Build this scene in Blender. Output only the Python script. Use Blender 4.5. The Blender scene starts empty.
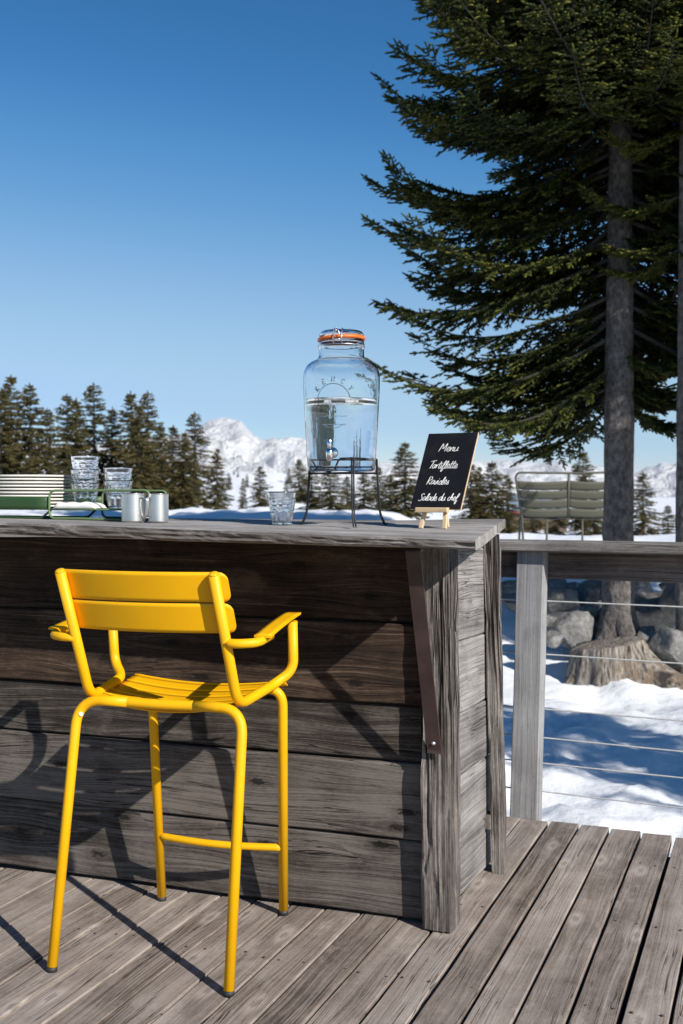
import bpy, bmesh, math, random
import numpy as np
from mathutils import Vector, Matrix, noise as mnoise

random.seed(7)
rng = np.random.default_rng(11)
SC = bpy.context.scene
COL = SC.collection
R = math.radians

# ------------------------------------------------------------------ camera numbers
F, H, HZ, CX = 1180.0, 1.3, 496.0, 341.5
def at(u, v, Y):
    return Vector(((u - CX) * Y / F, Y, H - (v - HZ) * Y / F))

# bar frame: s to the right along the front, n away from the camera
O = Vector((0.325, 3.502, 0.0))
E1 = Vector((0.9385, -0.3453, 0.0)); E2 = Vector((0.3453, 0.9385, 0.0)); EZ = Vector((0, 0, 1))
def bar(s, n, z=0.0):
    return O + E1 * s + E2 * n + EZ * z

# ------------------------------------------------------------------ object helpers
def tag(o, label=None, cat=None, group=None, kind=None):
    if label: o['label'] = label
    if cat: o['category'] = cat
    if group: o['group'] = group
    if kind: o['kind'] = kind
    return o

def empty(name, loc, label=None, cat=None, group=None, rotz=0.0):
    o = bpy.data.objects.new(name, None)
    o.empty_display_size = 0.1
    o.location = loc; o.rotation_euler = (0, 0, rotz)
    COL.objects.link(o)
    return tag(o, label, cat, group)

def copy_tree(o, parent=None):
    c = o.copy(); COL.objects.link(c); c.parent = parent
    for ch in list(o.children):
        copy_tree(ch, c)
    return c

class MB:
    """collects geometry, then links it as one mesh object (verts are in world space)"""
    def __init__(self):
        self.v = []; self.f = []; self.g = []; self.t = []; self.sm = []
    def add(self, verts, faces, grain=None, tint=0.5, smooth=False):
        b = len(self.v)
        self.v.extend([tuple(p) for p in verts])
        self.g.extend([tuple(p) for p in (grain if grain is not None else verts)])
        self.t.extend([tint] * len(verts))
        for f in faces:
            self.f.append([i + b for i in f]); self.sm.append(smooth)
    def build(self, name, mat, parent=None, origin=None):
        me = bpy.data.meshes.new(name)
        off = Vector(origin) if origin is not None else Vector((0, 0, 0))
        if parent is not None:
            p = parent; M = Matrix.Identity(4)
            chain = []
            while p is not None:
                chain.append(p); p = p.parent
            for p in reversed(chain):
                M = M @ Matrix.LocRotScale(p.location, p.rotation_euler, p.scale)
            Mi = M.inverted()
            vs = [tuple(Mi @ Vector(q)) for q in self.v]
        else:
            vs = [(q[0] - off.x, q[1] - off.y, q[2] - off.z) for q in self.v]
        me.from_pydata(vs, [], self.f)
        a = me.attributes.new('grain', 'FLOAT_VECTOR', 'POINT')
        a.data.foreach_set('vector', np.array(self.g, dtype=np.float32).ravel())
        a = me.attributes.new('tint', 'FLOAT', 'POINT')
        a.data.foreach_set('value', np.array(self.t, dtype=np.float32))
        me.polygons.foreach_set('use_smooth', self.sm)
        me.materials.append(mat)
        me.update()
        o = bpy.data.objects.new(name, me)
        COL.objects.link(o)
        if parent is not None: o.parent = parent
        else: o.location = off
        return o

def plank(mb, p0, p1, ay, W, T, az=None, seed=0, nseg=12, wob=0.003, ch=0.004, tint=None, W1=None, warp=0.0):
    """board from p0 to p1 (centre of its section); ay = width direction, thickness across"""
    rd = random.Random(seed * 7919 + 13)
    p0 = Vector(p0); p1 = Vector(p1); ax = (p1 - p0); L = ax.length; ax.normalize()
    ay = (Vector(ay) - ax * Vector(ay).dot(ax)).normalized()
    az = ax.cross(ay).normalized()
    if W1 is None: W1 = W
    ofs = Vector((rd.uniform(0, 50), rd.uniform(0, 50), rd.uniform(0, 50)))
    if tint is None: tint = rd.random()
    vs = []; gs = []
    c = min(ch, T * 0.35, W * 0.35)
    for i in range(nseg + 1):
        t = i / nseg; x = t * L
        w = (W + (W1 - W) * t) / 2; h = T / 2
        n1 = mnoise.noise(Vector((x * 3 + ofs.x, ofs.y, 0))) * wob
        n2 = mnoise.noise(Vector((x * 3 + ofs.x, ofs.y, 9))) * wob
        n3 = mnoise.noise(Vector((x * 2 + ofs.x, ofs.y, 19))) * wob * .6
        bow = warp * (4 * t * (1 - t))
        sec = [(-w + n1, -h + c), (-w + c + n1, -h), (w - c + n2, -h), (w + n2, -h + c),
               (w + n2, h - c), (w - c + n2, h), (-w + c + n1, h), (-w + n1, h - c)]
        for (y, z) in sec:
            vs.append(p0 + ax * x + ay * y + az * (z + n3 + bow))
            gs.append(Vector((x + ofs.x, y + ofs.y, z + ofs.z)))
    fs = []
    for i in range(nseg):
        for k in range(8):
            a = i * 8 + k; b = i * 8 + (k + 1) % 8
            fs.append((a, b, b + 8, a + 8))
    fs.append(tuple(reversed(range(8))))
    fs.append(tuple(range(nseg * 8, nseg * 8 + 8)))
    # flip so that the normals point outwards
    fs = [tuple(reversed(f)) for f in fs]
    mb.add(vs, fs, gs, tint)

def catmull(pts, n=8, closed=False):
    P = [Vector(p) for p in pts]
    out = []
    m = len(P)
    rng_ = range(m) if closed else range(m - 1)
    for i in rng_:
        if closed:
            a, b, c, d = P[(i - 1) % m], P[i], P[(i + 1) % m], P[(i + 2) % m]
        else:
            b, c = P[i], P[i + 1]
            a = P[i - 1] if i > 0 else b * 2 - c
            d = P[i + 2] if i + 2 < m else c * 2 - b
        for k in range(n):
            t = k / n
            out.append(0.5 * ((2 * b) + (c - a) * t + (2 * a - 5 * b + 4 * c - d) * t * t + (3 * b - a - 3 * c + d) * t ** 3))
    if not closed: out.append(P[-1])
    return out

def rounded(pts, rad, n=6):
    """polyline with its inner corners rounded with radius rad (number or list)"""
    P = [Vector(p) for p in pts]; out = [P[0]]
    for i in range(1, len(P) - 1):
        r = rad[i - 1] if isinstance(rad, (list, tuple)) else rad
        d0 = (P[i - 1] - P[i]); d1 = (P[i + 1] - P[i])
        l = min(r, d0.length * .49, d1.length * .49)
        a = P[i] + d0.normalized() * l; b = P[i] + d1.normalized() * l
        for k in range(n + 1):
            t = k / n
            out.append(a * (1 - t) ** 2 + P[i] * 2 * t * (1 - t) + b * t * t)
    out.append(P[-1])
    return out

def tube(mb, pts, r, seg=10, closed=False, cap=True, tint=0.5, smooth=True, rough=0.0):
    P = [Vector(p) for p in pts]
    n = len(P)
    rr = r if isinstance(r, (list, tuple)) else [r] * n
    vs = []; gs = []
    prev = None; L = 0.0
    for i in range(n):
        if closed: t = (P[(i + 1) % n] - P[i - 1])
        elif i == 0: t = P[1] - P[0]
        elif i == n - 1: t = P[-1] - P[-2]
        else: t = P[i + 1] - P[i - 1]
        if t.length < 1e-9: t = Vector((0, 0, 1))
        t.normalize()
        if prev is None:
            ref = Vector((0, 0, 1)) if abs(t.z) < .9 else Vector((1, 0, 0))
            x = (ref - t * ref.dot(t)).normalized()
        else:
            x = (prev - t * prev.dot(t))
            x = x.normalized() if x.length > 1e-6 else t.orthogonal().normalized()
        prev = x; y = t.cross(x)
        if i > 0: L += (P[i] - P[i - 1]).length
        for k in range(seg):
            a = 2 * math.pi * k / seg
            q = rr[i]
            if rough: q *= 1 + rough * mnoise.noise(P[i] * 6 + Vector((math.cos(a) * 1.5, math.sin(a) * 1.5, 0)))
            vs.append(P[i] + (x * math.cos(a) + y * math.sin(a)) * q)
            gs.append(Vector((L, math.cos(a) * q, math.sin(a) * q)))
    fs = []
    for i in range(n if closed else n - 1):
        j = (i + 1) % n
        for k in range(seg):
            k2 = (k + 1) % seg
            fs.append((i * seg + k, i * seg + k2, j * seg + k2, j * seg + k))
    mb.add(vs, fs, gs, tint, smooth)
    if cap and not closed:
        b = len(mb.v) - len(vs)
        mb.f.append([b + k for k in reversed(range(seg))]); mb.sm.append(False)
        mb.f.append([b + (n - 1) * seg + k for k in range(seg)]); mb.sm.append(False)

def lathe(mb, prof, c, seg=40, smooth=True, mod=None, closed=False, sharp=False):
    """profile [(r, z)], from bottom outside going up; c = centre of base"""
    c = Vector(c); vs = []; fs = []
    n = len(prof)
    for i, (r, z) in enumerate(prof):
        for k in range(seg):
            a = 2 * math.pi * k / seg
            q = r * (mod(a, z, i) if mod else 1)
            vs.append(c + Vector((math.cos(a) * q, math.sin(a) * q, z)))
    for i in range(n if closed else n - 1):
        j = (i + 1) % n
        for k in range(seg):
            k2 = (k + 1) % seg
            fs.append((i * seg + k, i * seg + k2, j * seg + k2, j * seg + k))
    if not closed:
        fs.append(tuple(reversed(range(seg))))
        fs.append(tuple(range((n - 1) * seg, n * seg)))
    mb.add(vs, fs, None, .5, smooth)

def sheet(mb, fn, nu, nv, th, smooth=True):
    """thin curved sheet: fn(u, v) -> point, thickness th along the local normal"""
    P = [[Vector(fn(i / nu, j / nv)) for j in range(nv + 1)] for i in range(nu + 1)]
    top = []; bot = []
    for i in range(nu + 1):
        for j in range(nv + 1):
            du = P[min(i + 1, nu)][j] - P[max(i - 1, 0)][j]
            dv = P[i][min(j + 1, nv)] - P[i][max(j - 1, 0)]
            nn = du.cross(dv)
            nn = nn.normalized() if nn.length > 1e-12 else Vector((0, 0, 1))
            top.append(P[i][j] + nn * th / 2); bot.append(P[i][j] - nn * th / 2)
    N = len(top); w = nv + 1; fs = []
    for i in range(nu):
        for j in range(nv):
            a = i * w + j
            fs.append((a, a + w, a + w + 1, a + 1))
            fs.append((N + a, N + a + 1, N + a + w + 1, N + a + w))
    for i in range(nu):
        a = i * w; fs.append((a, N + a, N + a + w, a + w))
        a = i * w + nv; fs.append((a, a + w, N + a + w, N + a))
    for j in range(nv):
        a = j; fs.append((a, a + 1, N + a + 1, N + a))
        a = nu * w + j; fs.append((a, N + a, N + a + 1, a + 1))
    mb.add(top + bot, fs, None, .5, False)
    if smooth:
        k = len(fs); nb = nu * nv * 2
        for q in range(len(mb.sm) - k, len(mb.sm) - k + nb): mb.sm[q] = True

def box(mb, c, ax, ay, az, L, W, T, ch=0.002, tint=.5, seed=0):
    """chamfered bar centred at c"""
    ax = Vector(ax).normalized()
    plank(mb, Vector(c) - ax * L / 2, Vector(c) + ax * L / 2, ay, W, T, None, seed, 1, 0, ch, tint)

# ------------------------------------------------------------------ material helpers
class NT:
    def __init__(self, name):
        self.m = bpy.data.materials.new(name); self.m.use_nodes = True
        self.t = self.m.node_tree; self.n = self.t.nodes; self.l = self.t.links
        self.n.clear()
        self.out = self.n.new('ShaderNodeOutputMaterial')
        self.b = self.n.new('ShaderNodeBsdfPrincipled')
        self.l.new(self.b.outputs[0], self.out.inputs['Surface'])
    def put(self, sock, val):
        if isinstance(val, bpy.types.NodeSocket): self.l.new(val, sock)
        elif val is not None:
            if isinstance(val, (tuple, list)) and len(val) == 3 and sock.type == 'RGBA': val = (*val, 1)
            sock.default_value = val
    def node(self, typ, props=None, **ins):
        nd = self.n.new(typ)
        for k, v in (props or {}).items(): setattr(nd, k, v)
        for k, v in ins.items():
            key = int(k[1:]) if k[0] == '_' and k[1:].isdigit() else k.replace('_', ' ')
            self.put(nd.inputs[key], v)
        return nd
    def math(self, op, a, b=None, c=None, clamp=False):
        nd = self.n.new('ShaderNodeMath'); nd.operation = op; nd.use_clamp = clamp
        self.put(nd.inputs[0], a)
        if b is not None: self.put(nd.inputs[1], b)
        if c is not None: self.put(nd.inputs[2], c)
        return nd.outputs[0]
    def vmath(self, op, a, b=None, scale=None):
        nd = self.n.new('ShaderNodeVectorMath'); nd.operation = op
        self.put(nd.inputs[0], a)
        if b is not None: self.put(nd.inputs[1], b)
        if scale is not None: self.put(nd.inputs['Scale'], scale)
        return nd.outputs['Value'] if op in ('LENGTH', 'DOT_PRODUCT', 'DISTANCE') else nd.outputs[0]
    def noise(self, vec, scale=1.0, detail=3.0, rough=.5, dist=0.0):
        nd = self.node('ShaderNodeTexNoise', None, Vector=vec, Scale=scale, Detail=detail, Roughness=rough, Distortion=dist)
        return nd.outputs['Fac']
    def ramp(self, fac, stops):
        nd = self.n.new('ShaderNodeValToRGB')
        el = nd.color_ramp.elements
        while len(el) > 1: el.remove(el[-1])
        el[0].position = stops[0][0]; el[0].color = (*stops[0][1], 1)
        for p, c in stops[1:]:
            e = el.new(p); e.color = (*c, 1)
        self.put(nd.inputs[0], fac)
        return nd.outputs[0]
    def step(self, fac, a, b, lo=0.0, hi=1.0):
        nd = self.n.new('ShaderNodeMapRange'); nd.interpolation_type = 'SMOOTHSTEP'
        self.put(nd.inputs[0], fac)
        nd.inputs[1].default_value = a; nd.inputs[2].default_value = b
        nd.inputs[3].default_value = lo; nd.inputs[4].default_value = hi
        return nd.outputs[0]
    def mix(self, fac, a, b, mode='MIX'):
        nd = self.n.new('ShaderNodeMix'); nd.data_type = 'RGBA'; nd.blend_type = mode
        self.put(nd.inputs[0], fac); self.put(nd.inputs[6], a); self.put(nd.inputs[7], b)
        return nd.outputs[2]
    def attr(self, name):
        return self.node('ShaderNodeAttribute', dict(attribute_name=name))
    def bump(self, h, dist=.002, strength=1.0):
        nd = self.node('ShaderNodeBump', None, Height=h, Distance=dist, Strength=strength)
        self.l.new(nd.outputs[0], self.b.inputs['Normal'])
        return nd
    def set(self, **k):
        for a, v in k.items(): self.put(self.b.inputs[a.replace('_', ' ')], v)
        return self.m

def simple(name, col, rough=.5, metal=0.0, var=.06, vs=20.0, **kw):
    m = NT(name)
    tc = m.node('ShaderNodeTexCoord').outputs['Object']
    n = m.noise(tc, vs, 4)
    c = m.mix(1.0, col, m.ramp(n, [(0.2, (1 - var,) * 3), (.8, (1 + var,) * 3)]), 'MULTIPLY')
    m.set(Base_Color=c, Roughness=m.math('ADD', rough - .05, m.math('MULTIPLY', n, .1)), Metallic=metal, **kw)
    return m.m

def wood(name, dark, mid, light, knot=.5, knotcol=None, fib=1.0, crack=.5, bumpd=.0012, rough=.85, tintamt=.35, scale=1.0, knotlight=0.0, cw=.018, worn_amt=.3):
    m = NT(name)
    g = m.attr('grain').outputs['Vector']; tint = m.attr('tint').outputs['Fac']
    # knots: elongated cells; the grain flows round them
    gk = m.vmath('MULTIPLY', g, (2.3 * scale, 6.5 * scale, 3.0 * scale))
    vor = m.node('ShaderNodeTexVoronoi', dict(feature='F1', voronoi_dimensions='2D'), Vector=gk, Scale=1.0, Randomness=1.0)
    d = vor.outputs['Distance']
    delta = m.vmath('SUBTRACT', m.vmath('MULTIPLY', gk, (1, 1, 0)), vor.outputs['Position'])
    pull = m.math('MULTIPLY', m.math('EXPONENT', m.math('MULTIPLY', m.math('MULTIPLY', d, d), -9.0)), -.11 * knot)
    warp = m.vmath('MULTIPLY', m.vmath('SCALE', delta, None, pull), (0.0, 1.0, .6))
    low = m.node('ShaderNodeTexNoise', None, Vector=m.vmath('MULTIPLY', g, (1.1, 3.0, 3.0)), Scale=1.0, Detail=2.0)
    wv = m.vmath('MULTIPLY', m.vmath('SUBTRACT', low.outputs['Color'], (.5, .5, .5)), (0, .022, .022))
    p = m.vmath('ADD', m.vmath('ADD', g, warp), wv)
    fine = m.noise(m.vmath('MULTIPLY', p, (2.2, 330.0, 330.0)), 1.0, 3, .6)
    rings = m.noise(m.vmath('MULTIPLY', p, (.7, 105.0, 80.0)), 1.0, 5, .68)
    broad = m.noise(m.vmath('MULTIPLY', p, (.8, 14.0, 10.0)), 1.0, 4, .6)
    patch = m.noise(g, 4.5, 4, .6)
    v = m.math('ADD', m.math('MULTIPLY', m.math('SUBTRACT', rings, .5), .80 * fib), m.math('MULTIPLY', m.math('SUBTRACT', fine, .5), .62 * fib))
    v = m.math('ADD', v, .5)
    speck = m.noise(m.vmath('MULTIPLY', g, (60, 160, 160)), 1.0, 3, .7)
    v = m.math('ADD', v, m.math('MULTIPLY', m.math('SUBTRACT', speck, .5), .30))
    v = m.math('ADD', v, m.math('MULTIPLY', m.math('SUBTRACT', broad, .5), .55))
    v = m.math('ADD', v, m.math('MULTIPLY', m.math('SUBTRACT', patch, .5), .55))
    v = m.math('ADD', v, m.math('MULTIPLY', m.math('SUBTRACT', tint, .5), tintamt))
    col = m.ramp(v, [(.22, dark), (.5, mid), (.8, light)])
    # worn pale patches and grime with outlines of their own
    worn = m.step(m.noise(m.vmath('MULTIPLY', g, (5.0, 11.0, 11.0)), 1.0, 6, .72), .54, .70)
    col = m.mix(m.math('MULTIPLY', worn, worn_amt), col, tuple(min(1, x * 1.12) for x in light))
    grime = m.step(m.noise(m.vmath('MULTIPLY', g, (2.2, 6.0, 6.0)), 1.0, 6, .7), .56, .72)
    col = m.mix(m.math('MULTIPLY', grime, worn_amt * 1.1), col, tuple(x * .8 for x in dark))
    # long drying cracks
    cn = m.noise(m.vmath('MULTIPLY', p, (1.1, 75.0, 60.0)), 1.0, 2, .5)
    cr = m.step(m.math('ABSOLUTE', m.math('SUBTRACT', cn, .5)), 0.0, cw, 1.0, 0.0)
    cr = m.math('MULTIPLY', cr, m.step(m.noise(m.vmath('MULTIPLY', g, (1.7, 9, 9)), 1.0, 2), .46, .56))
    cr = m.math('MULTIPLY', cr, crack)
    col = m.mix(cr, col, tuple(x * .22 for x in dark))
    # knots
    isk = m.math('GREATER_THAN', vor.outputs['Color'] if False else m.node('ShaderNodeSeparateColor', None, Color=vor.outputs['Color']).outputs[0], .40)
    kd = m.math('ADD', d, m.math('ADD', m.math('MULTIPLY', m.math('SUBTRACT', fine, .5), .06), m.math('MULTIPLY', m.math('SUBTRACT', speck, .5), .16)))
    core = m.math('MULTIPLY', m.step(kd, .04, .085, 1.0, 0.0), isk)
    halo = m.math('MULTIPLY', m.step(kd, .07, .20, 1.0, 0.0), isk)
    if knotlight:
        col = m.mix(m.math('MULTIPLY', halo, knotlight), col, tuple(min(1, x * 1.5) for x in light))
    else:
        col = m.mix(m.math('MULTIPLY', halo, .35 * knot), col, dark)
    col = m.mix(m.math('MULTIPLY', core, .8 * knot), col, knotcol or tuple(x * .45 for x in dark))
    hgt = m.math('SUBTRACT', m.math('ADD', m.math('MULTIPLY', fine, .55), rings), m.math('MULTIPLY', cr, 2.2))
    m.bump(hgt, bumpd, .9)
    m.set(Base_Color=col, Roughness=rough, Specular_IOR_Level=.25)
    return m.m

M = {}
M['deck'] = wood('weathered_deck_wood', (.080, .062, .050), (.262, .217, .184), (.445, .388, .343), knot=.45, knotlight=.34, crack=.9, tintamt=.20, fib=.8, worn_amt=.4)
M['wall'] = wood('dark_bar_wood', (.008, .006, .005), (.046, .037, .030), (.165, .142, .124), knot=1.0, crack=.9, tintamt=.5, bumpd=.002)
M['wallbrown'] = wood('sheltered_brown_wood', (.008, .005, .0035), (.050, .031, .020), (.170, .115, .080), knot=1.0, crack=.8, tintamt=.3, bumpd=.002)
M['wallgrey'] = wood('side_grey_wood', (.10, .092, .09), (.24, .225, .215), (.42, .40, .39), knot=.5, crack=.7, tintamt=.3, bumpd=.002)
M['post'] = wood('cracked_post_wood', (.022, .017, .014), (.150, .130, .116), (.38, .345, .318), knot=.3, crack=1.0, tintamt=.2, bumpd=.012, cw=.075)
M['counter'] = wood('counter_wood', (.12, .105, .095), (.31, .288, .268), (.50, .47, .445), knot=.4, crack=.8, tintamt=.2, bumpd=.0018)
M['rail'] = wood('rail_wood', (.10, .088, .08), (.235, .215, .20), (.37, .35, .335), knot=.35, crack=.7, tintamt=.2)
M['beam'] = wood('beam_wood', (.06, .047, .04), (.16, .13, .115), (.29, .25, .225), knot=.5, crack=.6, tintamt=.2)
M['railpost'] = wood('rail_post_wood', (.15, .145, .145), (.29, .285, .285), (.42, .415, .415), knot=.25, crack=.3, tintamt=.1)
M['pine'] = wood('pale_pine', (.50, .33, .18), (.66, .47, .28), (.78, .60, .40), knot=.3, crack=.0, tintamt=.1, bumpd=.0003, rough=.6)

def yellow_paint():
    m = NT('yellow_powder_coat')
    tc = m.node('ShaderNodeTexCoord').outputs['Object']
    n = m.noise(tc, 9, 4); f = m.noise(tc, 900, 2)
    sc = m.step(m.noise(m.vmath('MULTIPLY', tc, (60, 60, 14)), 1.0, 3, .65), .66, .74)
    c = m.ramp(n, [(.25, (.82, .41, .002)), (.75, (.89, .46, .003))])
    c = m.mix(m.math('MULTIPLY', sc, .18), c, (.55, .38, .12))
    m.bump(f, .0002, .35)
    m.set(Base_Color=c, Roughness=m.math('ADD', .40, m.math('MULTIPLY', n, .16)), Specular_IOR_Level=.32)
    return m.m
M['yellow'] = yellow_paint()
M['black_rubber'] = simple('dark_rubber', (.03, .03, .032), .6)
M['iron'] = simple('black_wire', (.018, .018, .02), .42, 0.3)
M['rust'] = simple('brown_steel', (.075, .047, .042), .6, .35, .35, 14)
M['screw'] = simple('bright_zinc', (.75, .74, .72), .35, .8)
M['steel'] = NT('brushed_steel')
_m = M['steel']; _tc = _m.node('ShaderNodeTexCoord').outputs['Object']
_n = _m.noise(_m.vmath('MULTIPLY', _tc, (8, 8, 700)), 1.0, 3)
M['steel'] = _m.set(Base_Color=_m.ramp(_n, [(.2, (.70, .69, .68)), (.8, (.82, .81, .80))]), Metallic=1.0, Roughness=.33)
M['chrome'] = simple('chrome', (.8, .8, .81), .12, 1.0, .03)
M['wire'] = simple('steel_cable', (.62, .62, .60), .5, .25, .2, 60)
M['green'] = simple('green_tray_paint', (.030, .070, .022), .45, 0, .06)
M['lightgreen'] = simple('light_green_wire_paint', (.13, .20, .085), .45, 0, .06)
M['plate'] = simple('cream_enamel', (.74, .72, .65), .3, 0, .03)
M['cloth'] = simple('white_cloth', (.78, .76, .73), .9, 0, .05)
M['olive'] = simple('olive_grey_paint', (.080, .079, .058), .55, 0, .05, 6)
M['orange'] = simple('orange_rubber', (.85, .16, .015), .45, 0, .05)
M['slate'] = NT('chalkboard')
_m = M['slate']; _tc = _m.node('ShaderNodeTexCoord').outputs['Object']
_d = _m.noise(_tc, 16, 4, .6); _d2 = _m.noise(_m.vmath('MULTIPLY', _tc, (30, 30, 160)), 1.0, 3)
M['slate'] = _m.set(Base_Color=_m.mix(_m.math('MULTIPLY', _m.step(_m.math('ADD', _d, _m.math('MULTIPLY', _d2, .3)), .55, .95), .12), (.006, .0068, .010), (.07, .07, .08)), Roughness=.75, Specular_IOR_Level=.2)
M['chalk'] = simple('chalk', (.82, .82, .80), .95, 0, .15, 300)
M['hutroof'] = simple('blue_grey_roof', (.13, .18, .24), .6)
M['hutred'] = simple('red_fascia', (.28, .03, .05), .6)
M['hutwall'] = simple('hut_boards', (.10, .07, .05), .85, 0, .2)

def glass(name, col, ior=1.46, rough=0.0, bump=None):
    m = NT(name)
    m.set(Base_Color=col, Roughness=rough, IOR=ior, Transmission_Weight=1.0, Specular_IOR_Level=.5)
    if bump:
        tc = m.node('ShaderNodeTexCoord').outputs['Object']
        m.bump(m.noise(tc, bump[0], 2), bump[1], 1.0)
    return m.m
M['glass'] = glass('clear_glass', (.955, .97, .975), 1.46, 0.0, (22, .0006))
M['tumbler'] = glass('tumbler_glass', (.985, .99, .995), 1.46, 0.10)
M['water'] = glass('water_body', (.965, .985, .99), 1.33)

def bark():
    m = NT('spruce_bark')
    g = m.attr('grain').outputs['Vector']
    tc = m.node('ShaderNodeTexCoord').outputs['Object']
    v = m.node('ShaderNodeTexVoronoi', dict(feature='F1'), Vector=m.vmath('MULTIPLY', tc, (26, 26, 15)), Scale=1.0)
    n = m.noise(tc, 9, 5, .65); n2 = m.noise(tc, 60, 4, .6)
    f = m.math('ADD', m.math('MULTIPLY', n, .5), m.math('MULTIPLY', n2, .35))
    f = m.math('ADD', f, m.math('MULTIPLY', v.outputs['Distance'], .25))
    c = m.ramp(f, [(.32, (.034, .030, .028)), (.55, (.125, .112, .104)), (.8, (.27, .245, .225))])
    m.bump(m.math('ADD', m.math('MULTIPLY', v.outputs['Distance'], -.7), n2), .02, 1.0)
    m.set(Base_Color=c, Roughness=.95, Specular_IOR_Level=.15)
    return m.m
M['bark'] = bark()
M['bough'] = simple('dead_bough_bark', (.050, .043, .038), .95, 0, .4, 40)

def foliage(name, c0, c1, c2, trans=.25):
    m = NT(name)
    t = m.attr('tint').outputs['Fac']
    tc = m.node('ShaderNodeTexCoord').outputs['Object']
    n = m.noise(tc, 30, 3)
    big = m.noise(tc, 1.6, 3)
    f = m.math('ADD', t, m.math('MULTIPLY', m.math('SUBTRACT', n, .5), .4))
    f = m.math('ADD', f, m.math('MULTIPLY', m.math('SUBTRACT', big, .5), .5))
    c = m.ramp(f, [(.1, c0), (.55, c1), (.95, c2)])
    m.set(Base_Color=c, Roughness=.62, Specular_IOR_Level=.25)
    tr = m.node('ShaderNodeBsdfTranslucent', None, Color=c)
    mx = m.node('ShaderNodeMixShader', None, _0=trans)
    m.l.new(m.b.outputs[0], mx.inputs[1]); m.l.new(tr.outputs[0], mx.inputs[2])
    m.l.new(mx.outputs[0], m.out.inputs['Surface'])
    return m.m
M['needles'] = foliage('spruce_needles', (.015, .025, .008), (.056, .072, .015), (.190, .185, .032), .25)
M['farneedles'] = foliage('distant_needles', (.038, .036, .012), (.102, .088, .031), (.195, .150, .060), .2)

def snow():
    m = NT('snow')
    tc = m.node('ShaderNodeTexCoord').outputs['Object']
    a = m.noise(tc, .9, 4, .55); b = m.noise(tc, 3.2, 4, .5); c = m.noise(tc, 60, 4, .6)
    h = m.math('ADD', m.math('MULTIPLY', a, .6), m.math('ADD', m.math('MULTIPLY', b, .34), m.math('MULTIPLY', c, .02)))
    m.bump(h, .16, .8)
    m.set(Base_Color=m.ramp(b, [(.3, (.80, .82, .84)), (.7, (.87, .88, .89))]), Roughness=.75, Specular_IOR_Level=.2)
    return m.m
M['snow'] = snow()

def rock():
    m = NT('boulder_rock')
    tc = m.node('ShaderNodeTexCoord').outputs['Object']
    a = m.noise(tc, 3, 6, .65); b = m.noise(tc, 22, 5, .65)
    f = m.math('ADD', m.math('MULTIPLY', a, .6), m.math('MULTIPLY', b, .4))
    c = m.ramp(f, [(.3, (.06, .058, .055)), (.5, (.165, .16, .155)), (.72, (.36, .35, .33))])
    m.bump(f, .04, 1.0)
    m.set(Base_Color=c, Roughness=.9, Specular_IOR_Level=.2)
    return m.m
M['rock'] = rock()

def stumpmat():
    m = NT('stump_wood')
    tc = m.node('ShaderNodeTexCoord').outputs['Object']
    g = m.attr('grain').outputs['Vector']
    f = m.noise(m.vmath('MULTIPLY', g, (34, 34, 4.5)), 1.0, 6, .7)
    b = m.noise(tc, 4.0, 4, .6)
    c = m.ramp(f, [(.36, (.035, .028, .022)), (.5, (.22, .19, .16)), (.68, (.46, .42, .37))])
    c = m.mix(m.step(b, .54, .66), c, (.185, .135, .095))
    c = m.mix(m.step(m.noise(tc, 3.1, 3), .60, .68), c, (.04, .033, .03))
    m.bump(f, .03, 1.0)
    m.set(Base_Color=c, Roughness=.9, Specular_IOR_Level=.2)
    return m.m
M['stump'] = stumpmat()

def mountain():
    m = NT('alpine_snow_and_rock')
    geo = m.node('ShaderNodeNewGeometry')
    tc = m.node('ShaderNodeTexCoord').outputs['Object']
    nz = m.node('ShaderNodeSeparateXYZ', None, Vector=geo.outputs['Normal']).outputs['Z']
    n = m.noise(tc, .0022, 6, .65); n2 = m.noise(tc, .009, 6, .7)
    s = m.math('ADD', nz, m.math('MULTIPLY', m.math('SUBTRACT', n, .5), .5))
    s = m.math('ADD', s, m.math('MULTIPLY', m.math('SUBTRACT', n2, .5), .35))
    k = m.step(s, .36, .50)
    c = m.mix(k, (.36, .40, .46), (.88, .89, .905))  # bluish rock tone also stands in for blue shade on the slopes
    m.bump(m.math('ADD', n2, m.math('MULTIPLY', n, 2.0)), 120, 1.0)
    m.set(Base_Color=c, Roughness=.85, Specular_IOR_Level=.1)
    return m.m
M['mountain'] = mountain()

# ================================================================== THE SETTING
def smooth(a, b, x):
    t = min(1, max(0, (x - a) / (b - a))); return t * t * (3 - 2 * t)

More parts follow.
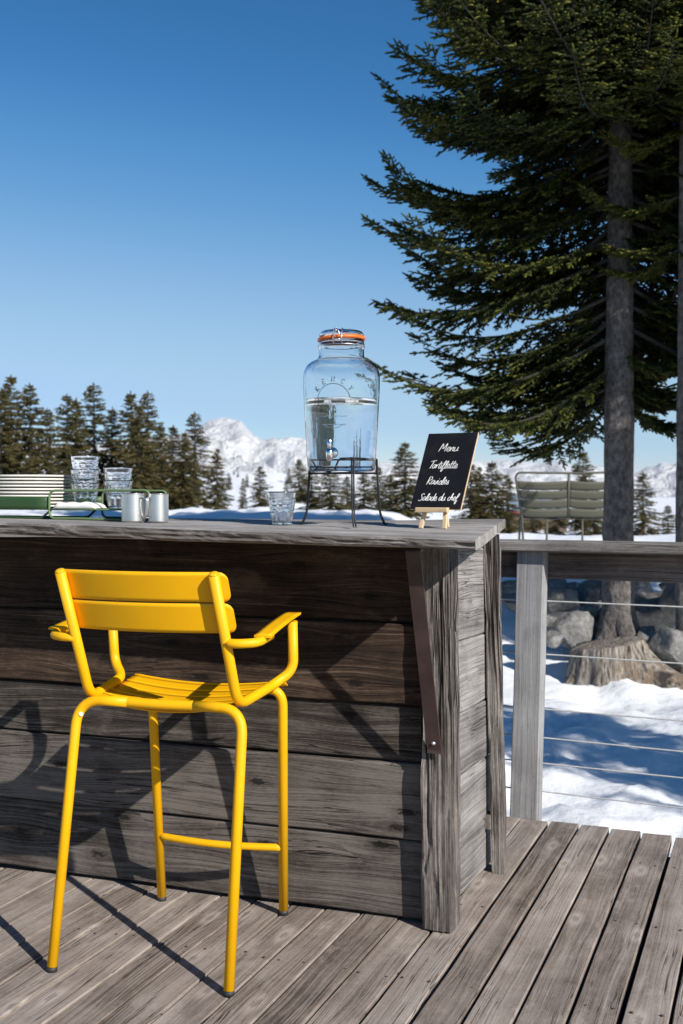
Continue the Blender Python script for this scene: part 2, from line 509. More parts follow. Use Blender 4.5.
def ground_z(x, y):
    a = x / max(y, 3.0)
    z = -.42
    # bank behind the deck
    rl = smooth(.02, .12, a)                       # 0 left, 1 right
    top = 1.0 * (1 - rl) + .50 * rl
    if y < 17: b = smooth(11.0, 15.8, y)
    else: b = 1.0
    z = z + (top + .42) * b
    drop = smooth(23, 42, y)
    low = .1 * (1 - rl) + -1.25 * rl
    z = z * (1 - drop) + low * drop
    # hill on the left, beyond the first trees
    hill = smooth(95, 230, y) * (smooth(-.42, -.17, a) * (1 - smooth(-.06, .03, a)))
    z += hill * 5.2
    hr = smooth(100, 300, y) * smooth(.16, .3, a)
    z += hr * 1.5
    z -= smooth(330, 900, y) * 8 * 1.0
    # bumps
    amp = .10 if y < 60 else .3
    if y > 4:
        k = smooth(4.0, 6.5, y)
        z += k * amp * mnoise.fractal(Vector((x * .55, y * .55, 3.1)), 1.0, 2.0, 4)
        z += k * .055 * mnoise.fractal(Vector((x * 2.4, y * 2.4, 7.7)), 1.0, 2.0, 4) * (1 if y < 30 else 0) * (1.5 if y < 12 else 1)
        z += (1 if y > 60 else 0) * 1.1 * mnoise.fractal(Vector((x * .03, y * .03, 1.1)), 1.0, 2.0, 3) * smooth(60, 140, y)
    return z

def make_ground():
    ys = [-40, -15, -6, -2, 0.5, 2, 3.2]
    y = 4.0
    while y < 9500:
        ys.append(y)
        y *= 1.016 if y < 20 else (1.03 if y < 300 else 1.09)
    NA = 300
    vs = []
    for y in ys:
        for i in range(NA + 1):
            t = i / NA * 2 - 1
            a = (t * .6 + t * abs(t) * 1.6)
            x = a * (max(y, 0) + 4)
            vs.append((x, y, ground_z(x, y)))
    w = NA + 1
    fs = [(j * w + i, j * w + i + 1, (j + 1) * w + i + 1, (j + 1) * w + i) for j in range(len(ys) - 1) for i in range(NA)]
    mb = MB(); mb.add(vs, fs, smooth=True)
    o = mb.build('snow_ground', M['snow']); tag(o, kind='structure')
    return o
make_ground()

def make_mountains():
    prof = [(-900, 452), (-400, 440), (-100, 442), (60, 445), (130, 441), (172, 436), (190, 431), (201, 427), (209, 421), (216, 418.5), (225, 418), (233, 419.5),
            (241, 420.5), (246, 427), (252, 433), (259, 438), (266, 440), (273, 438.5), (282, 439), (291, 437), (303, 438), (318, 447), (335, 454), (356, 458), (380, 462),
            (420, 465), (445, 463), (470, 461), (486, 462), (500, 459), (515, 460), (540, 463), (560, 462), (575, 467), (590, 465), (605, 466), (618, 471), (628, 470),
            (638, 472), (648, 466), (654, 467), (661, 462), (672, 464), (683, 463), (760, 456), (900, 450), (1300, 455)]
    us = [p[0] for p in prof]; pv = [p[1] for p in prof]
    D1, D0, D2 = 11500.0, 7600.0, 14500.0
    U = np.linspace(-900, 1300, 560)
    rows = 64
    vs = []
    for j in range(rows + 1):
        t = j / rows
        for u in U:
            a = (u - CX) / F
            v = np.interp(u, us, pv)
            zr = H + (HZ - v) * D1 / F
            if t <= .8:
                q = t / .8; Y = D0 + (D1 - D0) * q
                base = -120 + (zr + 120) * (q ** 1.25)
            else:
                q = (t - .8) / .2; Y = D1 + (D2 - D1) * q
                base = zr - q * q * 700
            x = a * Y
            env = math.sin(min(1, t / .8) * math.pi) ** .8 if t <= .8 else 0
            P = Vector((x * .0016, Y * .0009, 2.3))
            rg = mnoise.ridged_multi_fractal(P, .9, 2.1, 6, 1.0, 2.0) - 1.1
            fr = mnoise.fractal(Vector((x * .004, Y * .003, 5.5)), 1.0, 2.0, 4)
            z = base + env * (rg * 250 + fr * 90) * min(1.0, max(.25, (zr + 120) / 700))
            if t > .7 and t < .9: z += mnoise.noise(Vector((x * .012, 0, 1))) * 7
            vs.append((x, Y, z))
    w = len(U)
    fs = [(j * w + i, j * w + i + 1, (j + 1) * w + i + 1, (j + 1) * w + i) for j in range(rows) for i in range(w - 1)]
    mb = MB(); mb.add(vs, fs, smooth=True)
    o = mb.build('mountains', M['mountain']); tag(o, kind='structure')
make_mountains()

# ------------------------------------------------------------------ deck
RD = Vector((0.8996, -0.4368, 0))                     # direction of the deck edge and railing
EDGE0 = Vector((0.793, 4.737, 0))                     # a point of the deck edge
def edge_n(s):
    # where the board at bar coordinate s meets the deck edge line
    # bar(s,n) on line EDGE0 + t*RD
    nrm = Vector((-RD.y, RD.x, 0))
    p = bar(s, 0)
    return (EDGE0 - p).dot(nrm) / E2.dot(nrm)

def make_deck():
    mb = MB()
    pitch = .1207
    for k in range(-62, 30):
        s0 = .056 + k * pitch
        sc_ = s0 + pitch / 2
        rd = random.Random(k * 31 + 5)
        gap = .0115 if k >= -1 else .0062
        gap += rd.uniform(-.0015, .0035)
        n1 = edge_n(sc_) + rd.uniform(-.012, .010)
        n1 = min(n1, 3.2)
        cuts = [-8.0, n1]
        if k < -1:
            cuts = [-8.0, rd.uniform(-3.0, -1.6), n1]
        for c in range(len(cuts) - 1):
            a, b = cuts[c], cuts[c + 1]
            dz = rd.uniform(-.0025, .0025)
            sk = rd.uniform(-.002, .002)
            plank(mb, bar(sc_ - sk, a + .003, -.0175 + dz), bar(sc_ + sk, b - .003, -.0175 + dz), E1, pitch - gap, .035, None, k * 3 + c + 500,
                  nseg=36, wob=.0035, ch=.0024)
    o = mb.build('deck', M['deck']); tag(o, kind='structure')
    # screw heads over the joists
    mb = MB()
    for k in range(-22, 20):
        sc_ = .056 + k * pitch + pitch / 2
        for q in range(-4, 4):
            n = -.35 + q * .62
            if n > edge_n(sc_) - .04 or (-3 < sc_ < -.05 and n > .05): continue
            rd = random.Random(k * 100 + q)
            for off in (-.032, .034):
                c = bar(sc_ + off + rd.uniform(-.008, .008), n + rd.uniform(-.018, .018), .0012 + rd.uniform(-.0015, .0005))
                if rd.random() < .12: continue
                tube(mb, [c - EZ * .006, c, c + EZ * .0007], [.0044, .0044, .0032], 10)
    o = mb.build('deck_screws', M['rust']); tag(o, kind='structure')
    # joists that carry it
    mb = MB()
    for q in range(-7, 1):
        n = -.35 + q * .62
        plank(mb, bar(-4, n, -.105), bar(3.4, n, -.105), EZ, .13, .06, None, 900 + q, 6, .002)
    plank(mb, EDGE0 + RD * 4 - E2 * .16 + EZ * -.105, EDGE0 - RD * 1.6 - E2 * .16 + EZ * -.105, EZ, .13, .06, None, 950, 6, .002)
    # dark boarding added under the joists, stands in for the shade in the gaps
    for q in range(34):
        s = -4 + q * .225
        plank(mb, bar(s, -5, -.19), bar(s, min(edge_n(s), 3) - .03, -.19), E1, .222, .025, None, 1000 + q, 4, 0)
    o = mb.build('deck_frame', M['wall']); tag(o, kind='structure')
make_deck()

# ------------------------------------------------------------------ bar counter
def make_bar():
    root = empty('bar_counter', bar(-1.2, .3, 0), 'weathered plank bar with thick grey wooden top and dark front boards', 'bar counter')
    edges = [.012, .252, .486, .662, .912, 1.16]
    offs = [.0, -.010, .005, -.009, .003]
    tints = [.80, .92, .50, .34, .20]  # falls upwards: part of the upper boards' shade is put into their tint
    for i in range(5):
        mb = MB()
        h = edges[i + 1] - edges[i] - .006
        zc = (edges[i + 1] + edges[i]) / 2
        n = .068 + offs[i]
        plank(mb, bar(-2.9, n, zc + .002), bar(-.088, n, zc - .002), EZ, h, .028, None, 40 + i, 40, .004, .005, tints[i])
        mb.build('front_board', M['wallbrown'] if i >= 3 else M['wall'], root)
    # dark backing behind the boards
    mb = MB()
    plank(mb, bar(-2.9, .105, .585), bar(-.10, .105, .585), EZ, 1.12, .02, None, 60, 2, 0)
    mb.build('backing_board', M['wall'], root)
    # side boards
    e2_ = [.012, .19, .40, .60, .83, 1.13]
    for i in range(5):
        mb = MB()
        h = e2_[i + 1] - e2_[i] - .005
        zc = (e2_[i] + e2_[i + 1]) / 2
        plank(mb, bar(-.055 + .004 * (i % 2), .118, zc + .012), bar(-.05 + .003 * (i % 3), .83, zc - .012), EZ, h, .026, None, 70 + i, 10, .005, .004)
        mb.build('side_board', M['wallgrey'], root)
    # corner post, two cracked timbers side by side
    def timber(name, s0, s1, n0, n1, z0, z1, mat, seed, lean=(0, 0), rough=.006, nseg=60, nper=6):
        mb = MB(); vs = []; gs = []
        rd = random.Random(seed); o3 = Vector((rd.uniform(0, 40), rd.uniform(0, 40), rd.uniform(0, 40)))
        # ring of section points
        ring = []
        for k in range(nper): ring.append((s0 + (s1 - s0) * k / nper, n0))
        for k in range(nper): ring.append((s1, n0 + (n1 - n0) * k / nper))
        for k in range(nper): ring.append((s1 + (s0 - s1) * k / nper, n1))
        for k in range(nper): ring.append((s0, n1 + (n0 - n1) * k / nper))
        m = len(ring); cs, cn = (s0 + s1) / 2, (n0 + n1) / 2
        for i in range(nseg + 1):
            t = i / nseg; z = z0 + (z1 - z0) * t
            for k, (s, n) in enumerate(ring):
                ds, dn = s - cs, n - cn
                L = math.hypot(ds, dn)
                c = mnoise.fractal(Vector((ds * 55, dn * 55, z * 4.0)) + o3, 1.0, 2.0, 4)
                c2 = abs(mnoise.noise(Vector((ds * 90, dn * 90, z * 2.2)) + o3))
                q = rough * (c * .8 - max(0, .12 - c2) * 8)
                corner = 1 - .055 * (k % nper == 0)
                vs.append(bar(cs + ds * corner + ds / L * q + lean[0] * t, cn + dn * corner + dn / L * q + lean[1] * t, z))
                gs.append(Vector((z, ds + .3 * dn, dn)) + o3)
        fs = []
        for i in range(nseg):
            for k in range(m):
                a = i * m + k; b = i * m + (k + 1) % m
                fs.append((a, b, b + m, a + m))
        fs.append(tuple(reversed(range(m)))); fs.append(tuple(range(nseg * m, nseg * m + m)))
        mb.add(vs, fs, gs, rd.random(), False)
        return mb.build(name, mat, root)
    timber('corner_post', -.092, .003, .0, .118, .004, 1.166, M['post'], 3, (-.010, .0), .009, 110, 10)
    timber('leaning_batten', -.016, .030, .60, .655, .0, 1.168, M['post'], 8, (-.022, -.03), .004, 70, 5)
    mb = MB(); plank(mb, bar(-.03, .62, .150), bar(-.03, .62, .2), E1, .03, .05, None, 88, 4, .002)
    mb.build('batten_wedge', M['post'], root)
    # back and left end so the bar is a closed box
    mb = MB()
    plank(mb, bar(-2.9, .82, .585), bar(-.07, .82, .585), EZ, 1.13, .026, None, 90, 6, .002)
    mb.build('rear_board', M['wallgrey'], root)
    mb = MB()
    plank(mb, bar(-2.89, .09, .585), bar(-2.89, .80, .585), EZ, 1.13, .026, None, 91, 6, .002)
    mb.build('end_board', M['wallgrey'], root)
    # top slab made of two long boards
    def top_z(s, n):
        f = min(1, max(0, (n + .30) / .96))
        fr = 1.2285 - (s + 1.70) / 1.846 * .0455 if s > -1.7 else 1.2285
        bk = 1.214 + .008 * smooth(-.4, .05, s)
        return fr * (1 - f) + bk * f
    def top_slab(n0, n1, seed, s_end0, s_end1, waney):
        mb = MB(); NS, NN = 150, 14
        rd = random.Random(seed); o3 = Vector((rd.uniform(0, 40), rd.uniform(0, 40), rd.uniform(0, 40)))
        def P(i, j, side):
            t = i / NS; q = j / NN
            n = n0 + (n1 - n0) * q
            s = -2.98 + (s_end0 + (s_end1 - s_end0) * q + 2.98) * t
            if waney and j == 0:
                n += .010 * mnoise.fractal(Vector((s * 3, 1, 0)) + o3, 1, 2, 4) + .003 * mnoise.noise(Vector((s * 30, 0, side * 3)))
            z = top_z(s, n) + .0012 * mnoise.noise(Vector((s * 4, n * 30, 3)) + o3)
            edge = (.0035 if j == 0 or j == NN else 0)
            if side == 0: return bar(s, n, z - edge), (s, n, .0)
            th = .040 - .009 * smooth(-1.0, .1, s)
            th += .003 * mnoise.noise(Vector((s * 5, 7, 1)) + o3)
            return bar(s, n + (.004 if (waney and j == 0) else 0), z - th + edge * .6), (s, n, -.04)
        vs = []; gs = []
        for side in (0, 1):
            for i in range(NS + 1):
                for j in range(NN + 1):
                    p, g = P(i, j, side); vs.append(p); gs.append(Vector(g) + o3)
        w = NN + 1; N = (NS + 1) * w; fs = []
        for i in range(NS):
            for j in range(NN):
                a = i * w + j
                fs.append((a, a + w, a + w + 1, a + 1)); fs.append((N + a, N + a + 1, N + a + w + 1, N + a + w))
        mid = {}
        def band(lst, g2):
            # a middle ridge keeps the sawn edge uneven
            for a, b in zip(lst[:-1], lst[1:]):
                fs.append((a, N + a, N + b, b))
        if not waney: band([i * w for i in range(NS + 1)], 0)
        else:
            K = 5
            ev = []; eg = []
            for i in range(NS + 1):
                a = Vector(vs[i * w]); b = Vector(vs[N + i * w]); s_ = gs[i * w][0]
                for q in range(K + 1):
                    f = q / K; p = a.lerp(b, f)
                    if 0 < q < K:
                        p = p - E2 * (.004 + .008 * mnoise.fractal(Vector((s_ * 9, f * 5, 2.2)), 1, 2, 4) - .010 * max(0, mnoise.noise(Vector((s_ * 2.2, f * 9, 8)))))
                    ev.append(p); eg.append(gs[i * w] + Vector((0, 0, -.04 * f)))
            mb.add(ev, [(i * (K + 1) + q, i * (K + 1) + q + 1, (i + 1) * (K + 1) + q + 1, (i + 1) * (K + 1) + q) for i in range(NS) for q in range(K)], eg, -1.0, False)
        band(list(reversed([i * w + NN for i in range(NS + 1)])), 0)
        band([NS * w + j for j in range(NN + 1)], 0)
        band(list(reversed([j for j in range(NN + 1)])), 0)
        mb.add(vs, fs, gs, rd.random(), False)
        return mb.build('counter_top', M['counter'], root)
    top_slab(-.30, .008, 21, .146, .112, True)
    top_slab(.013, .325, 22, .110, .066, False)
    top_slab(.330, .66, 23, .067, .020, False)
    # steel brace under the overhang
    mb = MB()
    br = rounded([bar(-.0475, -.20, 1.148), bar(-.0475, -.235, 1.148), bar(-.0475, -.012, .545), bar(-.0475, -.012, .535)], [.01, .004], 4)
    hw = .0215
    vs = []; fs = []
    for i, p in enumerate(br):
        t = (br[min(i + 1, len(br) - 1)] - br[max(i - 1, 0)]).normalized()
        nn = t.cross(E1).normalized()
        for (a, b) in ((-hw, -.003), (hw, -.003), (hw, .003), (-hw, .003)):
            vs.append(p + E1 * a + nn * b)
    for i in range(len(br) - 1):
        for k in range(4):
            a = i * 4 + k; b = i * 4 + (k + 1) % 4
            fs.append((a, b, b + 4, a + 4))
    fs.append((3, 2, 1, 0)); q = (len(br) - 1) * 4; fs.append((q, q + 1, q + 2, q + 3))
    mb.add(vs, fs)
    b = mb.build('steel_brace', M['rust'], root)
    b['label'] = 'rust brown flat steel brace'
    mb = MB()
    c = bar(-.0475, -.024, .567)
    tube(mb, [c + E2 * .004, c, c - E2 * .003, c - E2 * .0042], [.0065, .0065, .0045, .001], 12)
    mb.build('screw', M['screw'], b)
    return root, top_z
BAR, top_z = make_bar()

def on_bar(u, n):
    """point of the counter top seen at column u at bar depth n"""
    c = E2.dot(O) + n
    a = (u - CX) / F
    Y = c / (E2.x * a + E2.y); X = a * Y
    s = (Vector((X, Y, 0)) - O).dot(E1)
    return Vector((X, Y, top_z(s, n)))

# ------------------------------------------------------------------ yellow bar chair
C0 = Vector((-.5425, 3.1515, 0)); C1 = Vector((.954, -.299, 0)); C2 = Vector((.299, .954, 0))
def ch(p, q, z): return C0 + C1 * p + C2 * q + EZ * z

def make_chair():
    root = empty('bar_chair', ch(0, .3, 0), 'yellow metal bar chair with slatted back and flat armrests facing the bar', 'bar chair')
    Y = M['yellow']; r = .0145
    # rear legs with the bends into the cross rail
    for sgn in (-1, 1):
        pt_ = .247 if sgn > 0 else -.257
        path = rounded([ch(.2615 * sgn, 0.0, .012), ch(pt_, .132, .722), ch(.10 * sgn, .136, .722)], .075, 10)
        mb = MB(); tube(mb, path, r, 14); leg = mb.build('leg', Y, root)
        mb = MB(); tube(mb, [ch(.2615 * sgn, -.0005, .0), ch(.2615 * sgn, 0, .013)], .0148, 14); mb.build('foot_cap', M['black_rubber'], leg)
        if sgn < 0:
            mb = MB(); q = ch(-.243, .118, .684)
            tube(mb, [q, q - C2 * .004 + C1 * .006], [.007, .006], 10); mb.build('plastic_pad', M['plate'], leg)
    mb = MB()
    tube(mb, [ch(-.10, .136, .722), ch(-.05, .134, .721), ch(0, .133, .7205), ch(.05, .134, .721), ch(.10, .136, .722)], r, 14, cap=False)
    mb.build('rear_cross_rail', Y, root)
    # front legs
    for sgn in (-1, 1):
        path = rounded([ch(.2085 * sgn - .018, .604, .012), ch(.217 * sgn + .017, .478, .725), ch(.09 * sgn, .474, .712)], .06, 10)
        mb = MB(); tube(mb, path, r, 14); leg = mb.build('leg', Y, root)
        mb = MB(); tube(mb, [ch(.2085 * sgn - .018, .6045, .0), ch(.2085 * sgn - .018, .604, .013)], .0148, 14); mb.build('foot_cap', M['black_rubber'], leg)
    mb = MB()
    tube(mb, [ch(-.09, .474, .712), ch(0, .473, .710), ch(.09, .474, .712)], r, 14, cap=False)
    mb.build('front_cross_rail', Y, root)
    # footrest, bowed
    mb = MB()
    pts = [ch(-.219 + .429 * t - .0, .568 - .03 * math.sin(math.pi * t), .218) for t in [i / 14 for i in range(15)]]
    tube(mb, pts, .0115, 12); mb.build('footrest', Y, root)
    # side frames: back post, seat rail, arm support in one bent tube + the arm tube
    for sgn in (-1, 1):
        path = rounded([ch(.226 * sgn, -.018, 1.096), ch(.226 * sgn, .145, .7265), ch(.246 * sgn, .375, .752),
                        ch(.292 * sgn, .412, .79), ch(.294 * sgn, .398, .935)], [.055, .10, .075], 10)
        # soften the run from seat rail into arm support
        mb = MB(); tube(mb, path, r, 14)
        arm = rounded([ch(.226 * sgn, .062, .908), ch(.262 * sgn, .056, .908), ch(.310 * sgn, .080, .910), ch(.312 * sgn, .17, .919)], [.03, .05], 8)
        tube(mb, arm, .0125, 12)
        # domed top of the post
        top = ch(.226 * sgn, -.018, 1.096); d = Vector((path[0] - path[1])).normalized()
        tube(mb, [top, top + d * .004, top + d * .006], [.0145, .0115, .004], 14)
        mb.build('side_frame', Y, root)
        mb = MB()
        def pad(u, v, sgn=sgn):
            q = .105 + .285 * u
            return ch((.290 + .047 * v - (.014 * u)) * sgn, q, .9235 + .036 * u + .003 * math.sin(math.pi * u))
        sheet(mb, pad if sgn > 0 else (lambda u, v: pad(u, 1 - v)), 12, 4, .006)
        mb.build('armrest', Y, root)
    # two curved back slats in front of the posts, rounded ends
    def slat(z0, z1):
        mb = MB()
        NP = 44; hw = .250; rad = .022; hh = (z1 - z0)
        def fn(u, v):
            p = -hw + 2 * hw * u
            e = hw - abs(p)
            ins = 0.0
            if e < rad: ins = rad - math.sqrt(max(0, rad * rad - (rad - e) ** 2))
            zz = z0 + ins + (hh - 2 * ins) * v
            lean = .145 + (-.018 - .145) * (zz - .7265) / (1.096 - .7265)
            q = lean + .0205 + .012 - .05 * (1 - (p / hw) ** 2)
            return ch(p, q, zz)
        # denser columns near the rounded ends
        us = [i / NP for i in range(NP + 1)]
        us = [0.5 - 0.5 * math.cos(math.pi * t) if True else t for t in us]
        def fn2(u, v):
            i = min(int(u * NP + 1e-6), NP)
            return fn(us[i], v)
        sheet(mb, fn2, NP, 8, .0045)
        return mb.build('back_slat', Y, root)
    slat(1.020, 1.100); slat(.934, 1.015)
    # seat slats between the rails, dished
    N = 6; q0, q1 = .150, .500
    w = (q1 - q0) / N
    for i in range(N):
        a, b = q0 + w * i + .0035, q0 + w * (i + 1) - .0035
        mb = MB()
        last = (i == N - 1)
        def fn(u, v, a=a, b=b, last=last, first=(i == 0)):
            q = a + (b - a) * v
            f = (q - q0) / (q1 - q0)
            hwid = .222 + .022 * f
            p = -hwid + 2 * hwid * u
            z = .732 + .026 * f - .030 * (1 - (2 * u - 1) ** 2) * (1 - .45 * f)
            z -= .018 * math.sin(math.pi * min(1, f)) * .6
            if last: z -= .028 * v * v
            if first: z -= .006 * (1 - v) ** 2
            return ch(p, q, z)
        sheet(mb, fn, 24, 4, .003)
        mb.build('seat_slat', Y, root)
    return root
make_chair()

# ------------------------------------------------------------------ things on the bar
# --- drink dispenser
JC = on_bar(341.5, .12); JY = JC.y
pxm = JY / F
def jz(v): return H - (v - HZ) * pxm
Jx = JC.x
def make_dispenser():
    zb = jz(471.5); root = empty('drink_dispenser', (Jx, JY, zb), 'large clear glass drink dispenser with orange lid seal on a wire stand', 'drink dispenser')
    c = Vector((Jx, JY, 0))
    Rb = 38.5 * pxm
    def zz(v): return jz(v)
    th = .0042
    outer = [(.001, zz(471)), (31 * pxm, zz(471.3)), (33.2 * pxm, zz(469.5)), (34 * pxm, zz(466)), (35.0 * pxm, zz(450)), (36.4 * pxm, zz(425)), (37.6 * pxm, zz(403)), (38.4 * pxm, zz(385)),
             (38.4 * pxm, zz(378)), (37.6 * pxm, zz(371.5)), (35.0 * pxm, zz(366.2)), (31.0 * pxm, zz(362.6)), (26.5 * pxm, zz(360.6)), (23.6 * pxm, zz(358.8)), (22.7 * pxm, zz(356.5)), (22.6 * pxm, zz(350)),
             (22.6 * pxm, zz(349)), (23.3 * pxm, zz(348)), (23.3 * pxm, zz(345)), (22.6 * pxm, zz(344)), (22.6 * pxm, zz(342))]
    inner = []
    for (r, z) in reversed(outer):
        if z > zz(471) + .0135 or r > 33 * pxm:
            inner.append((max(r - th, .001), max(z - (th * .6 if z > zz(370) and r > 24 * pxm else 0), zz(471) + .012)))
    inner.append((.001, zz(471) + .010))
    inner[0] = (22.6 * pxm - th, zz(342))
    prof = outer + inner
    def sm(prof, k=3):
        out = []
        for i in range(len(prof) - 1):
            (a, b), (c_, d) = prof[i], prof[i + 1]
            for j in range(k): out.append((a + (c_ - a) * j / k, b + (d - b) * j / k))
        out.append(prof[-1]); return out
    mb = MB(); lathe(mb, prof, c, 96)
    jar = mb.build('jar', M['glass'], root)
    # embossed arch, lettering and band on the front of the glass
    th0 = math.atan2(-1, -.28)
    front = math.atan2(-JY, -Jx) - .22
    def on_jar(x, z, out=.0006):
        r = np.interp(-z, [-zz(378), -zz(385), -zz(403), -zz(425), -zz(450)], [38.4 * pxm, 38.4 * pxm, 37.6 * pxm, 36.4 * pxm, 35.0 * pxm]) if z < zz(378) else \
            np.interp(z, [zz(378), zz(371.5), zz(366.2), zz(362.6)], [38.4 * pxm, 37.6 * pxm, 35 * pxm, 31 * pxm])
        a = front + x / (38 * pxm)
        return Vector((Jx + math.cos(a) * (r + out), JY + math.sin(a) * (r + out), z))
    mb = MB()
    zc = zz(404)
    for rad in (.054,):
        tube(mb, [on_jar(math.cos(t) * rad, zc + math.sin(t) * rad) for t in [math.pi * i / 30 for i in range(2, 29)]], .0015, 6)
    mb.build('embossed_arch', M['glass'], jar); mb = MB()
    for (y0, hw) in ((zz(418.5), .044), (zz(426.5), .040)):
        tube(mb, [on_jar(-hw + 2 * hw * i / 14, y0) for i in range(15)], .0012, 6)
    tube(mb, [on_jar(-.03 + .06 * i / 12, zz(427) - .010 * math.sin(math.pi * i / 12)) for i in range(13)], .0011, 6)
    mb.build('embossed_band', M['glass'], jar)
    glyph = {'K': [[(0, 0), (0, 1)], [(.6, 1), (0, .45), (.65, 0)]], 'E': [[(.6, 1), (0, 1), (0, 0), (.6, 0)], [(0, .52), (.5, .52)]],
             'N': [[(0, 0), (0, 1), (.65, 0), (.65, 1)]], 'C': [[(.6, .85), (.3, 1), (0, .7), (0, .3), (.3, 0), (.6, .15)]], 'Y': [[(0, 1), (.32, .5), (.65, 1)], [(.32, .5), (.32, 0)]]}
    mb = MB()
    for i, L in enumerate('KENCY'):
        ang = math.pi / 2 + .95 - i * .475
        for st in glyph[L]:
            pts = []
            for (x, y) in st:
                x = (x - .32) * .013; rr = .060 + y * .015
                pts.append((math.cos(ang) * rr + math.sin(ang) * x, math.sin(ang) * rr - math.cos(ang) * x))
            tube(mb, [on_jar(a, zc + b) for a, b in pts], .0017, 6)
    mb.build('embossed_lettering', M['glass'], jar)
    # glass lid
    mb = MB()
    lathe(mb, [(.001, zz(339)), (22.2 * pxm, zz(339)), (22.4 * pxm, zz(337)), (22.0 * pxm, zz(334.0)), (20.6 * pxm, zz(332.2)), (19.6 * pxm, zz(331.6)), (.001, zz(331.4)),
              (.001, zz(333)), (19 * pxm, zz(333.2)), (20 * pxm, zz(335)), (20 * pxm, zz(337.5)), (.001, zz(337.6))], c, 64)
    mb.build('lid', M['glass'], root)
    mb = MB()
    tube(mb, [c + Vector((math.cos(a) * 22.3 * pxm, math.sin(a) * 22.3 * pxm, zz(339.6) + .0035 * math.cos(a * 1 + .6) )) for a in [2 * math.pi * i / 48 for i in range(48)]], .0062, 10, closed=True)
    mb.build('seal', M['orange'], root)
    # wire clamp over the lid
    mb = MB()
    rn = 23.6 * pxm
    tube(mb, [c + Vector((math.cos(a) * rn, math.sin(a) * rn, zz(346.5))) for a in [2 * math.pi * i / 40 for i in range(40)]], .0014, 8, closed=True)
    fa = front + .05
    fdir = Vector((math.cos(fa), math.sin(fa), 0)); sdir = Vector((-fdir.y, fdir.x, 0))
    for sg in (-1, 1):
        P = lambda k, z, rr: c + fdir * rr + sdir * k * sg + EZ * z
        tube(mb, rounded([P(.013, zz(346.5), rn), P(.0145, zz(340), rn + .006), P(.013, zz(333), rn - .004), P(.012, zz(330.4), rn - .018), P(.010, zz(330.0), .02)], .008, 4), .0013, 8)
        tube(mb, rounded([P(.013, zz(344), rn + .002), P(.010, zz(338), rn + .010), P(.004, zz(334), rn + .009), P(.0, zz(333), rn + .008)], .004, 4), .0013, 8)
    tube(mb, [c + sdir * .0145 * k + fdir * (rn + .003) + EZ * zz(342) for k in (-1, 1)], .0016, 8)
    tube(mb, rounded([c + fdir * (rn - .02) + sdir * -.012 + EZ * zz(329.6), c + fdir * (-rn + .02) + EZ * zz(330.2), c + fdir * (rn - .02) + sdir * .012 + EZ * zz(329.6)], .02, 5), .0014, 8)
    mb.build('wire_clamp', M['steel'], root)
    # tap
    ta = front - .03
    td = Vector((math.cos(ta), math.sin(ta), 0)); ts = Vector((-td.y, td.x, 0))
    b = c + td * (35.2 * pxm) + EZ * zz(454)
    mb = MB()
    tube(mb, [b - td * .004, b + td * .006, b + td * .0065, b + td * .030], [.017, .017, .010, .010], 20)
    k = b + td * .033
    tube(mb, [k + EZ * .012, k + EZ * .010, k - EZ * .002, k - EZ * .022, k - EZ * .026], [.006, .0115, .0125, .0105, .008], 18)
    tap = mb.build('tap', M['chrome'], root)
    mb = MB()
    tube(mb, [k + EZ * .011, k + EZ * .016, k + EZ * .036 + td * .002, k + EZ * .040 + td * .002], [.005, .006, .0085, .004], 14)
    mb.build('tap_lever', M['chrome'], tap)
    # water (a body of its own inside the jar)
    wv = 400.5
    wt = th + .0006
    wp = [(.001, zz(471) + .0108), (33 * pxm - wt, zz(471) + .0108)]
    for (r, z) in outer:
        if zz(468) < z < zz(wv): wp.append((r - wt, max(z, zz(471) + .0125)))
    wp += [(37.65 * pxm - wt, zz(wv) + .0018), (37.0 * pxm - wt, zz(wv)), (.001, zz(wv))]
    mb = MB(); lathe(mb, wp, c, 96)
    w = mb.build('drinking_water', M['water'], None, (Jx, JY, zb))
    tag(w, 'clear water filling the lower two thirds of the glass dispenser', 'water', kind='thing')
make_dispenser()

